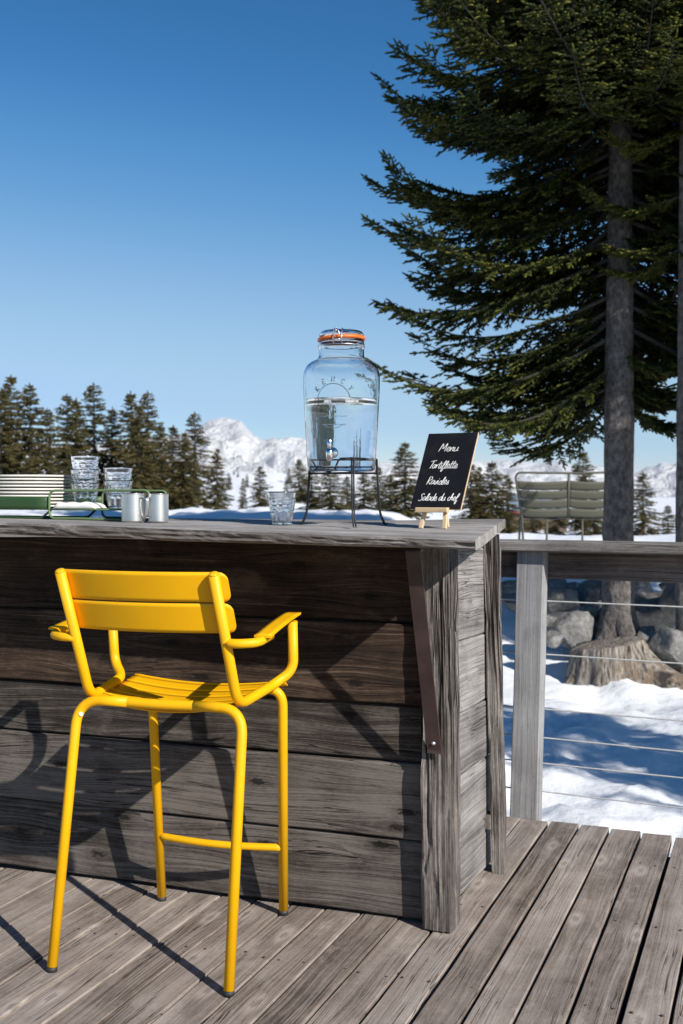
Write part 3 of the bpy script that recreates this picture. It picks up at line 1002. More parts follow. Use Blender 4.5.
# --- wire stand: three double-rod legs, two triangular hoops
def make_stand():
    c = on_bar(345, .125)
    root = empty('wire_stand', c, 'black wire stand with splayed legs holding up the glass dispenser', 'wire stand')
    zt = jz(459); zl = jz(473.2)
    ang = [R(284), R(158), R(22)]
    r_top, r_bot = .115, .138
    def corner(a, r, z): return Vector((Jx + .006 + math.cos(a) * r, JY + math.sin(a) * r, z))
    tops = [corner(a, r_top, 0) for a in ang]
    mb = MB(); rr = .0026
    # upper hoop with a dip for the tap on the front-left side
    A, B, Cc = tops[1], tops[0], tops[2]
    def L(p, q, t): return p.lerp(q, t)
    up = [A + EZ * zt, L(A, B, .20) + EZ * zt, L(A, B, .24) + EZ * (zt - .010), L(A, B, .32) + EZ * (zt - .031), L(A, B, .46) + EZ * (zt - .040),
          L(A, B, .60) + EZ * (zt - .031), L(A, B, .68) + EZ * (zt - .008), L(A, B, .73) + EZ * zt, B + EZ * zt]
    dense = [up[0], up[1]] + catmull(up[1:8], 5)[1:] + [up[8]]
    tube(mb, dense, rr, 8)
    tube(mb, [B + EZ * zt, Cc + EZ * zt], rr, 8); tube(mb, [Cc + EZ * zt, A + EZ * zt], rr, 8)
    for (p, q) in ((A, B), (B, Cc), (Cc, A)):
        tube(mb, [p + EZ * zl, q + EZ * zl], rr, 8)
    # cross bars the jar stands on
    ctr = (A + B + Cc) / 3
    for p in (A, B, Cc): tube(mb, [p + EZ * (zl + .001), ctr + EZ * (zl + .001)], rr, 8)
    mb.build('hoop', M['iron'], root)
    for a, tp in zip(ang, tops):
        mb = MB()
        d = Vector((math.cos(a), math.sin(a), 0)); s = Vector((-d.y, d.x, 0))
        for sg in (-1, 1):
            foot = Vector((Jx + .006, JY, 0)) + d * (r_bot + .006) + s * (.004 * sg)
            # counter height under the foot
            sn = foot - Vector((O.x, O.y, 0)); zf = top_z(sn.dot(E1), sn.dot(E2)) + .0032
            pts = rounded([tp + EZ * zt + s * .003 * sg, tp + d * .008 + EZ * (zl * .5 + zf * .5) + s * .003 * sg, tp + d * .012 + EZ * (zf + .035) + s * .003 * sg, foot + EZ * zf, foot + d * .006 + EZ * (zf + .001)], [.05, .03, .006], 5)
            tube(mb, pts, rr, 8)
        mb.build('leg', M['iron'], root)
make_stand()

# --- faceted tumblers
def tumbler(c, r0, r1, h, label, group=None, seed=0, hob=True):
    mb = MB(); seg = 96; k = 12
    prof_o = []; n = 26
    for i in range(n + 1):
        t = i / n; prof_o.append((r0 + (r1 - r0) * t ** .9, h * t))
    th = .0028
    prof_i = [(r0 + (r1 - r0) * (i / n) ** .9 - th, h * i / n) for i in range(n, 1, -1)]
    prof = [(.0008, .0)] + prof_o + [(r1 - th * .3, h + .0009)] + prof_i + [(.0008, h * 2 / n)]
    no = len(prof_o) + 1
    def mod(a, z, i):
        if i == 0 or i > no or i < 2: return 1
        t = z / h
        if t > .80: return 1
        if t > .42:                                   # band of raised lozenges
            row = int((t - .42) / .127); ph = (row % 2) * math.pi / k
            q = abs(math.sin((a * k / 2) + ph)); e = abs(math.sin((t - .42) / .127 * math.pi))
            return 1 + .055 * (q * e) ** .6 if hob else 1
        return 1 + .035 * abs(math.cos(a * k / 2))    # fluted lower part
    lathe(mb, prof, (0, 0, 0), seg, True, mod)
    o = mb.build('glass_tumbler', M['tumbler'])
    o.location = c; o.rotation_euler = (0, 0, seed * .7)
    tag(o, label, 'glass', group)
    return o
pg = on_bar(282, .10)
tumbler(pg + EZ * .0008, 9.6 * pg.y / F, 14.0 * pg.y / F, 33 * pg.y / F, 'single clear tumbler standing alone on the bar left of the dispenser', None, 1)

# --- tray with plates, cloth and glasses
TY = on_bar(60, .03).y
def make_tray():
    n0, n1 = .055, .385
    zt = lambda s, n: top_z(s, n)
    def pt(u, v, n):
        c = E2.dot(O) + n; a = (u - CX) / F
        Y = c / (E2.x * a + E2.y)
        return Vector((a * Y, Y, H - (v - HZ) * Y / F))
    base = on_bar(40, .19)
    root = empty('serving_tray', base, 'green metal serving tray with wire handles carrying plates and glasses', 'serving tray')
    zf = base.z
    def S(u, n): 
        q = pt(u, 500, n) - O; return q.dot(E1)
    sL, sM, sR = S(-70, n0), S(50, n0), S(150, n0)
    zpan = H - (509.5 - HZ) * TY / F
    # pan
    mb = MB()
    sRp = S(118, n0)
    sheet(mb, lambda u, v: bar(sL + (sRp - sL) * u, n0 + .004 + (n1 - n0 - .008) * v, zpan), 6, 4, .003)
    mb.build('pan', M['green'], root)
    # upright side panels of the left half
    zp1 = H - (496.5 - HZ) * TY / F
    for n in (n0, n1):
        mb = MB()
        sheet(mb, lambda u, v: bar(sL + (sM - sL) * u, n, zpan - .002 + (zp1 - zpan + .002) * v), 8, 3, .003)
        mb.build('side_panel', M['green'], root)
    # wire loops on the right half, front and back
    ztop = H - (490.5 - HZ) * TY / F
    for n in (n0 - .004, n1 + .004):
        mb = MB()
        zb = top_z(sM, n) + .0045; zbr = top_z(sR, n) + .0045
        loop = rounded([bar(sM + .10, n, ztop), bar(sM, n, ztop), bar(sM, n, zb), bar(sM + .12, n, zb)], .026, 7)
        sE = sR if n < .1 else sR - .12
        loopr = rounded([bar(sM + .12, n, zb), bar(sE, n, zbr), bar(sE, n, ztop), bar(sM + .10, n, ztop)], .022, 7)
        tube(mb, loop + loopr[1:-1], .0042, 10, closed=True)
        tube(mb, [bar(sM, n, zpan), bar(sE, n, zpan)], .003, 8)
        mb.build('handle_loop', M['lightgreen'], root)
    # runner under the left half
    mb = MB()
    for n in (n0 + .02, n1 - .02):
        z0 = top_z(sM - .1, n) + .0045; z1 = top_z(sL, n) + .0045
        tube(mb, rounded([bar(sM - .01, n, zpan - .003), bar(sM - .045, n, z0), bar(sL + .03, n, z1), bar(sL, n, zpan - .003)], .014, 5), .0042, 10)
    mb.build('runner', M['green'], root)
    return zpan + .0016, n0, n1, S, pt
zpan, tn0, tn1, S_, pt_ = make_tray()

# plates: seven, seen edge on; the stack is centred left of the frame edge
pn = .217
ctr_u = 31.3
pc = pt_(ctr_u, 500, pn); pyy = pc.y
Rp = 41.7 * pyy / F
zlow = zpan + .0185
ordn = ['second', 'third', 'fourth', 'fifth', 'sixth', 'seventh', 'eighth', 'ninth']
names = ['topmost cream plate of the stack on the green tray'] + ['%s plate from the top of the cream plate stack' % w_ for w_ in ordn] + ['bottom plate of the cream stack resting on the tray']
step = (H - (475.5 - HZ) * pyy / F - (zpan + .010)) / 6.0 - .0
for i in range(10):
    z = zpan + .0008 + i * ((H - (475.6 - HZ) * pyy / F - .0117 - zpan) / 9.0)
    mb = MB()
    lathe(mb, [(.001, 0), (Rp * .62, 0), (Rp * .70, .002), (Rp * .90, .0048), (Rp * .985, .0052), (Rp, .0064), (Rp, .0106), (Rp * .985, .0117), (Rp * .97, .0112), (Rp * .90, .0085), (Rp * .69, .0050), (Rp * .60, .0028), (.001, .0028)], (0, 0, 0), 72)
    o = mb.build('plate', M['plate']); o.location = (pc.x + .0015 * math.sin(i * 2.1), pc.y, z)
    tag(o, names[9 - i], 'plate', 'stack of cream plates')

# glasses standing on the tray
g1 = pt_(85, 500, .20); g2 = pt_(118, 500, .155)
k1 = g1.y / F; k2 = g2.y / F
hgl = 33.5 * k1
for i, lab in enumerate(('lowest tumbler of the tall glass stack on the tray', 'middle tumbler of the tall glass stack beside the plates', 'topmost tumbler of the tall glass stack on the tray')):
    z = zpan + .0006 + i * (13.6 * k1)
    tumbler(Vector((g1.x, g1.y, z)), 8.6 * k1, 14.0 * k1, 25 * k1 if i else 25 * k1, lab, 'tumblers stacked on the tray', i)
for i, lab in enumerate(('lower tumbler of the shorter glass stack behind the steel mugs', 'upper tumbler of the shorter glass stack behind the steel mugs')):
    z = zpan + .0006 + i * (13.0 * k2)
    tumbler(Vector((g2.x, g2.y, z)), 8.8 * k2, 14.4 * k2, 28 * k2, lab, 'tumblers stacked on the tray', i + 4)
# folded white cloth on the tray
mb = MB()
cu = pt_(80, 505, .10)
def clothfn(u, v):
    x = -.085 + .17 * u; y = -.035 + .07 * v
    e = min(u, 1 - u, v, 1 - v)
    z = .018 * min(1, e * 8) ** .5 + .007 * mnoise.noise(Vector((u * 4, v * 3, 4.2))) * min(1, e * 6)
    return Vector((cu.x, cu.y, zpan + .002)) + E1 * x + E2 * y + EZ * z
sheet(mb, clothfn, 24, 12, .003)
o = mb.build('folded_cloth', M['cloth'], None, (cu.x, cu.y, zpan)); tag(o, 'crumpled white cloth lying on the tray below the glasses', 'cloth')

# --- steel mugs
def mug(u, n, r_px, h_px, label, hang, flip):
    p = on_bar(u, n); k = p.y / F; r = r_px * k; h = h_px * k
    root = empty('steel_mug', p, label, 'mug', 'steel mugs on the bar', 0)
    mb = MB()
    th = .0011
    prof = [(.001, .0006), (r - .003, .0006), (r, .0036), (r, .0056), (r, h * .5), (r, h - .004), (r, h - .002), (r + .0012, h - .0008), (r + .0006, h + .0004), (r - th, h - .001), (r - th, h - .004), (r - th, .004), (.001, .003)]
    lathe(mb, prof, p, 48); b = mb.build('cup', M['steel'], root)
    mb = MB()
    d = Vector((math.cos(hang), math.sin(hang), 0))
    c = p
    pts = rounded([c + d * (r - .001) + EZ * (h * .86), c + d * (r + .026) + EZ * (h * .86), c + d * (r + .028) + EZ * (h * .5), c + d * (r + .020) + EZ * (h * .16), c + d * (r - .001) + EZ * (h * .18)], .018, 6)
    sd = Vector((-d.y, d.x, 0)); vs = []; fs = []
    for i, q in enumerate(pts):
        t = (pts[min(i + 1, len(pts) - 1)] - pts[max(0, i - 1)]).normalized(); nn = t.cross(sd).normalized()
        for (a, e) in ((-.006, -.0009), (.006, -.0009), (.006, .0009), (-.006, .0009)): vs.append(q + sd * a + nn * e)
    for i in range(len(pts) - 1):
        for kk in range(4):
            a = i * 4 + kk; b2 = i * 4 + (kk + 1) % 4
            fs.append((a, b2, b2 + 4, a + 4))
    mb.add(vs, fs, None, .5, False)
    mb.build('handle', M['steel'], root)
mug(133.5, .012, 11.8, 29.0, 'left steel mug with its handle towards the other mug', R(-38), False)
mug(158.3, .040, 10.2, 29.0, 'right steel mug standing nearest the lone tumbler', R(205), True)

# --- menu board on its easel
def strokes():
    G = {'M': (1.05, [[(0, 0), (.15, 1.6), (.45, .5), (.75, 1.6), (.88, 0)]]), 'e': (.5, [[(0, .3), (.35, .5), (.3, .9), (.1, .8), (.05, .3), (.25, 0), (.55, .25)]]),
         'n': (.6, [[(0, .8), (.1, 0), (.1, .4), (.35, .85), (.42, .5), (.45, .05), (.6, .2)]]), 'u': (.62, [[(0, .8), (.02, .2), (.2, 0), (.42, .3), (.45, .85), (.45, .15), (.65, .2)]]),
         'T': (.55, [[(-.15, 1.5), (.3, 1.62), (.8, 1.7)], [(.4, 1.65), (.33, .8), (.25, 0)]]), 'a': (.6, [[(.45, .75), (.2, .85), (.02, .4), (.15, 0), (.4, .3), (.47, .8), (.45, .15), (.6, .2)]]),
         'r': (.42, [[(0, .8), (.1, 0), (.1, .5), (.3, .85), (.42, .75)]]), 't': (.4, [[(.15, 1.5), (.1, .2), (.3, 0), (.42, .2)], [(-.05, 1.0), (.42, 1.05)]]),
         'i': (.27, [[(.05, .8), (.05, .1), (.25, .1)], [(.07, 1.12), (.1, 1.22)]]), 'f': (.42, [[(0, .2), (.3, 1.2), (.25, 1.6), (.1, 1.3), (.08, -.5), (.25, -.6), (.3, 0), (.42, .1)]]),
         'l': (.34, [[(0, .2), (.25, 1.2), (.2, 1.6), (.08, 1.3), (.08, .2), (.2, 0), (.35, .2)]]), 'R': (.75, [[(.1, 0), (.15, 1.6), (.55, 1.6), (.6, 1.1), (.2, .8), (.68, 0)]]),
         'v': (.5, [[(0, .8), (.2, 0), (.42, .85), (.52, .8)]]), 'o': (.52, [[(.25, .85), (.03, .4), (.25, 0), (.45, .4), (.25, .85), (.52, .75)]]),
         's': (.42, [[(0, .1), (.25, .85), (.2, .6), (.35, .15), (.1, 0)]]), 'S': (.72, [[(.62, 1.4), (.38, 1.65), (.1, 1.3), (.4, .8), (.5, .3), (.2, 0), (-.1, .2)]]),
         'd': (.62, [[(.45, .75), (.2, .85), (.02, .4), (.15, 0), (.4, .3), (.52, 1.6), (.47, .15), (.62, .2)]]), 'c': (.44, [[(.4, .7), (.2, .85), (.02, .4), (.2, 0), (.45, .2)]]),
         'h': (.58, [[(0, .2), (.2, 1.3), (.15, 1.6), (.08, 1.2), (.08, 0), (.1, .4), (.35, .85), (.42, .1), (.58, .2)]]), ' ': (.42, [])}
    return G
def make_menu():
    th = R(31); lean = R(28.5)
    base = on_bar(434, .075)
    k = base.y / F
    nh = Vector((-math.sin(th), -math.cos(th), 0))            # facing
    xr = Vector((math.cos(th), -math.sin(th), 0))             # board's right
    upv = (EZ * math.cos(lean) - nh * math.sin(lean)).normalized()
    fn_ = xr.cross(upv).normalized()
    if fn_.dot(nh) < 0: fn_ = -fn_
    W, Hh, T = .170, .268, .004
    # lower left corner of the board, seen at (411, 507)
    pl = Vector(((435 - CX) * k, base.y, H - (508.7 - HZ) * k))
    c0 = pl - xr * W * .5
    board = empty('menu_board', pl, 'small black chalkboard menu with white handwriting leaning on a wooden easel', 'menu board')
    mb = MB()
    box(mb, pl + upv * Hh / 2 , upv, xr, fn_, Hh, W, T, .0006)
    mb.build('panel', M['slate'], board)
    mb = MB()
    e = .0024
    for (p, q) in ((c0, c0 + upv * Hh), (c0 + xr * W, c0 + xr * W + upv * Hh), (c0, c0 + xr * W), (c0 + upv * Hh, c0 + xr * W + upv * Hh)):
        d = (q - p).normalized()
        box(mb, (p + q) / 2 - fn_ * .0035, d, fn_, d.cross(fn_), (q - p).length + .001, .0032, .0042, .0003)
    mb.build('wood_backing', M['pine'], board)
    G = strokes()
    pxl = W / 49.0
    def line(txt, x0px, ypx, wpx, xh=None):
        tot = sum(G[c][0] for c in txt)
        sc = wpx * pxl / tot; x = x0px * pxl
        ysc = (.0115 if xh is None else xh) * 1.32
        rd = random.Random(len(txt)); mb = MB()
        for ch_ in txt:
            adv, sts = G[ch_]
            jy = rd.uniform(-.06, .06)
            for st in sts:
                pts = [Vector((x + (a + b * .22) * sc, ypx + (b + jy) * ysc, 0)) for a, b in st]
                pts = catmull(pts, 5) if len(pts) > 2 else pts
                tube(mb, [c0 + xr * q.x + upv * q.y + fn_ * (T / 2 + .0007) for q in pts],   .00092, 5)
            x += adv * sc
        mb.build('lettering', M['chalk'], board)
    sy = Hh / 76.5
    line('Menu', 14.5, (507 - 449.5) * sy, 19, .0135)
    line('Tartiflette', 8.5, (507 - 467.0) * sy, 28, .0125)
    line('Ravioles', 10.0, (507 - 483.3) * sy, 22, .0125)
    line('Salade du chef', 6.5, (507 - 499.5) * sy, 38, .0118)
    # easel
    eas = empty('easel', base, 'small pale pine table easel holding up the menu board', 'easel')
    mb = MB()
    lw = .105
    lc = pl - upv * .0085 + fn_ * .008 - xr * .004
    box(mb, lc, xr, EZ, fn_, lw, .015, .020, .0015, .6, 3)
    mb.build('ledge', M['pine'], eas)
    for sg, off in ((-1, -.036), (1, .040)):
        mb = MB()
        top = pl + xr * (off * .9 - .004) + upv * .006 + fn_ * -.007
        ft = pl + xr * (off * 1.06 - .004); sn = ft - Vector((O.x, O.y, 0))
        foot = Vector((ft.x, ft.y, 0)) + nh * .012
        sn = foot - Vector((O.x, O.y, 0)); foot.z = top_z(sn.dot(E1), sn.dot(E2)) + .0005
        plank(mb, foot, top, xr, .0125, .010, None, 5 + sg, 2, 0, .001)
        # upper run of the leg behind the board
        mb2 = mb
        plank(mb2, top, top + upv * .10, xr, .0125, .007, None, 9 + sg, 2, 0, .001)
        mb.build('leg', M['pine'], eas)
    mb = MB()
    top = pl + upv * .09 - fn_ * .012
    foot = Vector((pl.x, pl.y, 0)) - nh * .085; sn = foot - Vector((O.x, O.y, 0)); foot.z = top_z(sn.dot(E1), sn.dot(E2)) + .0005
    plank(mb, foot, top, xr, .0125, .010, None, 12, 2, 0, .001)
    mb.build('rear_leg', M['pine'], eas)
make_menu()

# ------------------------------------------------------------------ railing
def make_railing():
    nr = Vector((-RD.y, RD.x, 0))           # away from the camera
    root = empty('railing', Vector((.76, 4.80, 0)), 'grey wooden deck railing with steel cables in front of the snow', 'railing')
    def rp(t, off, z): return Vector((.735, 4.765, 0)) + RD * t + nr * off + EZ * z
    mb = MB()
    plank(mb, rp(-1.4, .035, 1.099), rp(4.2, .035, 1.099), nr, .15, .044, None, 301, 40, .004, .006)
    mb.build('top_rail', M['rail'], root)
    mb = MB()
    plank(mb, rp(-1.35, .095, 1.02), rp(4.2, .095, 1.018), EZ, .112, .045, None, 302, 40, .003, .004)
    mb.build('beam', M['beam'], root)
    for t in (0.0, 2.05):
        mb = MB()
        # slightly out of plumb
        plank(mb, rp(t - .002, .036, -.02), rp(t + .028, .036, 1.0765), RD, .114, .070, None, 303 + int(t * 10), 24, .0025, .004)
        mb.build('post', M['railpost'], root)
    for i, z in enumerate((.873, .656, .432, .3155, .211, .0965)):
        mb = MB()
        pts = []
        for j in range(41):
            t = -1.3 + 5.5 * j / 40
            sag = .006 * math.sin(math.pi * ((t + .0) / 2.05)) if t > 0 else 0
            pts.append(rp(t, .078, z - abs(sag) * (1 if i % 2 else .5)))
        tube(mb, pts, .0030, 6)
        mb.build('cable', M['wire'], root)
make_railing()

# ------------------------------------------------------------------ stump and boulders
def make_stump():
    Y = 10.95
    c = Vector(((607 - CX) * Y / F, Y, 0)); c.z = ground_z(c.x, c.y) - .06
    k = Y / F
    root_dirs = [(R(-12), .36), (R(-38), .16), (R(195), .06), (R(100), .2), (R(262), .03)]
    hh = 36 * k + .06
    mb = MB(); seg = 72; rings = 26; vs = []; gs = []
    for i in range(rings + 1):
        t = i / rings; z = hh * t
        for q in range(seg):
            a = 2 * math.pi * q / seg
            r = .268 + .03 * (1 - t)
            for (d, e) in root_dirs:
                da = math.atan2(math.sin(a - d), math.cos(a - d))
                r += e * math.exp(-(da / .30) ** 2) * (1 - t) ** 2.2
                r += .5 * e * math.exp(-(da / .5) ** 2) * (1 - t) * .5
            r += .03 * mnoise.fractal(Vector((math.cos(a) * 2.5, math.sin(a) * 2.5, z * 1.2)), 1, 2, 4)
            r += .030 * mnoise.noise(Vector((math.cos(a) * 9, math.sin(a) * 9, z * .8))) - .035 * max(0, mnoise.noise(Vector((math.cos(a) * 5, math.sin(a) * 5, 3 + z * .5))))
            tilt = .05 * math.cos(a - R(10)) * t
            vs.append(c + Vector((math.cos(a) * r * 1.22, math.sin(a) * r, z + tilt)))
            gs.append(Vector((math.cos(a) * r, math.sin(a) * r, z)))
    fs = []
    for i in range(rings):
        for q in range(seg):
            a = i * seg + q; b = i * seg + (q + 1) % seg
            fs.append((a, b, b + seg, a + seg))
    # cut face with a few inner rings
    last = rings * seg
    for ring, f in enumerate((.75, .5, .25)):
        for q in range(seg):
            p = vs[rings * seg + q]; ctr = c + Vector((0, 0, hh))
            pp = ctr.lerp(p, f); pp = Vector((pp.x, pp.y, pp.z + .012 * mnoise.noise(pp * 9)))
            vs.append(pp); gs.append(Vector((pp.x - c.x, pp.y - c.y, hh)))
        new = len(vs) - seg
        for q in range(seg):
            fs.append((last + q, last + (q + 1) % seg, new + (q + 1) % seg, new + q))
        last = new
    fs.append(tuple(last + q for q in range(seg)))
    mb.add(vs, fs, gs, .5, True)
    o = mb.build('tree_stump', M['stump'], None, c)
    tag(o, 'weathered sawn tree stump with spreading roots standing in the snow', 'tree stump')
make_stump()

def make_boulders():
    spec = [  # u, v centre, width px, height px, distance, label
        (570, 628, 56, 40, 11.6, 'large grey boulder left of the stump, nearest the railing post'),
        (607, 622, 44, 44, 12.0, 'upright grey boulder between the big tree trunk and the pale boulder'),
        (527, 604, 56, 26, 12.6, 'low dark boulder just right of the bar end, below the bench'),
        (563, 600, 44, 30, 13.2, 'dark boulder directly behind the railing post'),
        (593, 597, 40, 28, 13.5, 'small dark boulder left of the big tree trunk'),
        (655, 612, 60, 46, 12.4, 'big dark boulder right of the big tree trunk'),
        (668, 646, 46, 42, 11.0, 'dark boulder behind the right end of the stump'),
        (636, 592, 42, 34, 13.2, 'rounded boulder just right of the big tree trunk, topped by the beam'),
        (690, 606, 50, 44, 12.0, 'boulder at the right edge beside the second trunk'),
        (540, 622, 36, 22, 11.6, 'small low boulder in shade between bar and railing post'),
        (586, 612, 20, 18, 11.9, 'small stone wedged between two boulders left of the big trunk'),
        (552, 640, 22, 15, 11.0, 'small stone in the snow beside the railing post, below the pale boulder'),
        (575, 590, 26, 18, 13.9, 'small grey stone high on the bank left of the big trunk'),
        (648, 636, 24, 18, 11.3, 'small stone between the stump and the right boulders'),
        (676, 590, 30, 24, 13.6, 'grey stone high on the bank near the right trunk'),
        (514, 590, 30, 22, 13.4, 'grey stone high on the bank just right of the bar'),
        (548, 588, 40, 20, 14.0, 'flat boulder beneath the bench, highest on the bank'),
    ]
    for i, (u, v, w, h, Y, lab) in enumerate(spec):
        c = at(u, v, Y); k = Y / F
        bm = bmesh.new(); bmesh.ops.create_icosphere(bm, subdivisions=5, radius=1.0)
        rd = random.Random(i * 17 + 2); o3 = Vector((rd.uniform(0, 30), rd.uniform(0, 30), rd.uniform(0, 30)))
        planes = [(Vector((rd.gauss(0, 1), rd.gauss(0, 1), rd.gauss(0, 1))).normalized(), rd.uniform(.52, .82)) for _ in range(13)]
        for vv in bm.verts:
            p = vv.co.copy()
            for (nn, d) in planes:
                e = p.dot(nn) - d
                if e > 0: p -= nn * e * .97
            p *= 1 + .10 * mnoise.fractal(p * 1.7 + o3, 1, 2, 6)
            vv.co = Vector((p.x * w * k * .60, p.y * w * k * .5, p.z * h * k * .64))
        for f in bm.faces: f.smooth = True
        me = bpy.data.meshes.new('boulder'); bm.to_mesh(me); bm.free(); me.materials.append(M['rock'])
        o = bpy.data.objects.new('boulder', me); COL.objects.link(o)
        o.location = c; o.rotation_euler = (0, 0, 0)
        tag(o, lab, 'boulder', 'boulders on the bank below the trees')
make_boulders()

# ------------------------------------------------------------------ bench behind
def make_bench():
    Y = 16.0; k = Y / F
    x0 = (516 - CX) * k; W = 104 * k
    gz = .48
    th = R(-4); ax = Vector((math.cos(th), math.sin(th), 0)); ay = Vector((-math.sin(th), math.cos(th), 0))
    b0 = Vector((x0, Y, 0))
    def P(x, y, z): return b0 + ax * x + ay * y + EZ * z
    root = empty('garden_bench', P(W / 2, .2, gz), 'olive grey metal two seat bench seen from behind on the snow bank', 'bench')
    zt = H - (472.5 - HZ) * k; zs = H - (517 - HZ) * k
    mb = MB(); r = .016
    loop = rounded([P(.12, .10, gz - .05), P(.085, .08, zs), P(-.02, -.05, zt), P(W * .5, -.05, zt - .012), P(W + .02, -.05, zt), P(W - .085, .08, zs), P(W - .12, .10, gz - .05)], [.05, .10, .2, .10, .05], 8)
    tube(mb, loop, r, 10)
    tube(mb, [P(W * .5, -.045, zt - .01), P(W * .5, .09, zs)], .019, 10)
    mb.build('back_frame', M['olive'], root)
    # four wide slats in each half
    z_hi = H - (480.5 - HZ) * k
    for half in (0, 1):
        for i in range(4):
            a = z_hi + (zs - z_hi) * i / 4; b = z_hi + (zs - z_hi) * (i + 1) / 4 + .004
            mb = MB()
            def fn(u, v, a=a, b=b, half=half):
                z = b + (a - b) * v
                f = (zt - z) / (zt - zs)
                inset = -.02 + .105 * f
                xl = inset if half == 0 else W * .5; xr_ = W * .5 if half == 0 else W - inset
                x = xl + (xr_ - xl) * u
                sag = .020 * (4 * u * (1 - u)) - (.006 if .2 < u < .8 and v < .2 else 0)
                ins = .005 * (1 - min(1, min(u, 1 - u) / .10))
                lo = ins * (1 - v) if v < .5 else 0
                return P(x, -.04 + .12 * f - .012 * math.sin(math.pi * u), z - sag + lo)
            sheet(mb, fn, 16, 3, .004)
            mb.build('back_slat', M['olive'], root)
    # seat
    for half in (0, 1):
        mb = MB()
        sheet(mb, lambda u, v, half=half: P(.085 + (W * .5 - .085) * (u + half) if half == 0 else W * .5 + (W * .5 - .085) * u, .09 + .42 * v, zs - .012 - .028 * math.sin(math.pi * u) - .0 * v), 14, 6, .005)
        mb.build('seat', M['olive'], root)
    mb = MB()
    tube(mb, rounded([P(.08, .52, gz - .05), P(.09, .50, zs - .012), P(W - .09, .50, zs - .012), P(W - .08, .52, gz - .05)], .05, 5), r, 10)
    mb.build('front_frame', M['olive'], root)
    for x in (.30, .64):
        mb = MB(); tube(mb, [P(W * x, .10, gz - .05), P(W * x, .10, zs - .03)], .015, 8); mb.build('leg', M['olive'], root)
make_bench()

# ------------------------------------------------------------------ hut far behind the bench
def make_hut():
    Y = 84.0; k = Y / F
    xl = (509.5 - CX) * k; W = 60 * k
    zr = H - (494 - HZ) * k; ze = H - (511.5 - HZ) * k
    root = empty('mountain_hut', (xl + W / 2, Y + .8, -1.2), 'small distant hut roof, blue grey with red edge, behind the bench', 'hut')
    mb = MB()
    sheet(mb, lambda u, v: Vector((xl + W * u, Y + .9 * v, ze + (zr - ze) * v)), 4, 2, .05, False)
    sheet(mb, lambda u, v: Vector((xl + W * u, Y + .9 + .9 * v, zr + (ze - zr) * v)), 4, 2, .05, False)
    mb.build('roof', M['hutroof'], root)
    mb = MB(); box(mb, (xl + W / 2, Y - .02, ze - .08), (1, 0, 0), EZ, (0, 1, 0), W, .15, .06)
    mb.build('fascia', M['hutred'], root)
    mb = MB()
    box(mb, (xl + W / 2, Y + .9, (ze - .10 - 2.5) / 2), (1, 0, 0), (0, 1, 0), EZ, W - .3, 1.4, ze - .10 + 2.5, .01)
    mb.build('wall', M['hutwall'], root)
make_hut()

# ------------------------------------------------------------------ trees
def spindle_batch(P, D, L, Rr, tint, sides=4):
    """many needle shoots: base points P, unit directions D, lengths, radii -> verts, faces, tint"""
    P = np.asarray(P, float); D = np.asarray(D, float); L = np.asarray(L, float)[:, None]; Rr = np.asarray(Rr, float)[:, None]
    n = len(P)
    ref = np.where(np.abs(D[:, 2:3]) < .9, np.array([[0, 0, 1.0]]), np.array([[1.0, 0, 0]]))
    X = np.cross(D, ref); X /= np.linalg.norm(X, axis=1, keepdims=True); Yv = np.cross(D, X)
    ph = rng.uniform(0, 6.28, n)[:, None]
    V = np.zeros((n, sides * 2 + 2, 3))
    V[:, 0] = P
    for ringi, (f, rs) in enumerate(((.22, .85), (.72, .9))):
        for k in range(sides):
            a = ph + 2 * math.pi * k / sides + ringi * .6
            rr = Rr * rs * rng.uniform(.65, 1.25, (n, 1))
            V[:, 1 + ringi * sides + k] = P + D * L * (f + rng.uniform(-.1, .1, (n, 1))) + (X * np.cos(a) + Yv * np.sin(a)) * rr
    V[:, -1] = P + D * L
    F_ = []
    for k in range(sides):
        k2 = (k + 1) % sides
        F_.append((0, 1 + k2, 1 + k))
        F_.append((1 + k, 1 + k2, 1 + sides + k2)); F_.append((1 + k, 1 + sides + k2, 1 + sides + k))
        F_.append((1 + sides + k, 1 + sides + k2, 2 * sides + 1))
    F_ = np.array(F_, int)
    faces = (F_[None] + (np.arange(n) * (2 * sides + 2))[:, None, None]).reshape(-1, 3)
    T = np.repeat(np.asarray(tint), 2 * sides + 2)
    return V.reshape(-1, 3), faces, T

def np_mesh(name, V, Fc, T, mat):
    me = bpy.data.meshes.new(name)
    nv, nf = len(V), len(Fc)
    me.vertices.add(nv); me.vertices.foreach_set('co', V.astype(np.float32).ravel())
    me.loops.add(nf * 3); me.loops.foreach_set('vertex_index', Fc.astype(np.int32).ravel())
    me.polygons.add(nf)
    me.polygons.foreach_set('loop_start', np.arange(0, nf * 3, 3, dtype=np.int32))
    me.polygons.foreach_set('loop_total', np.full(nf, 3, dtype=np.int32))
    a = me.attributes.new('tint', 'FLOAT', 'POINT'); a.data.foreach_set('value', T.astype(np.float32))
    me.update(calc_edges=True)
    me.materials.append(mat)
    return me

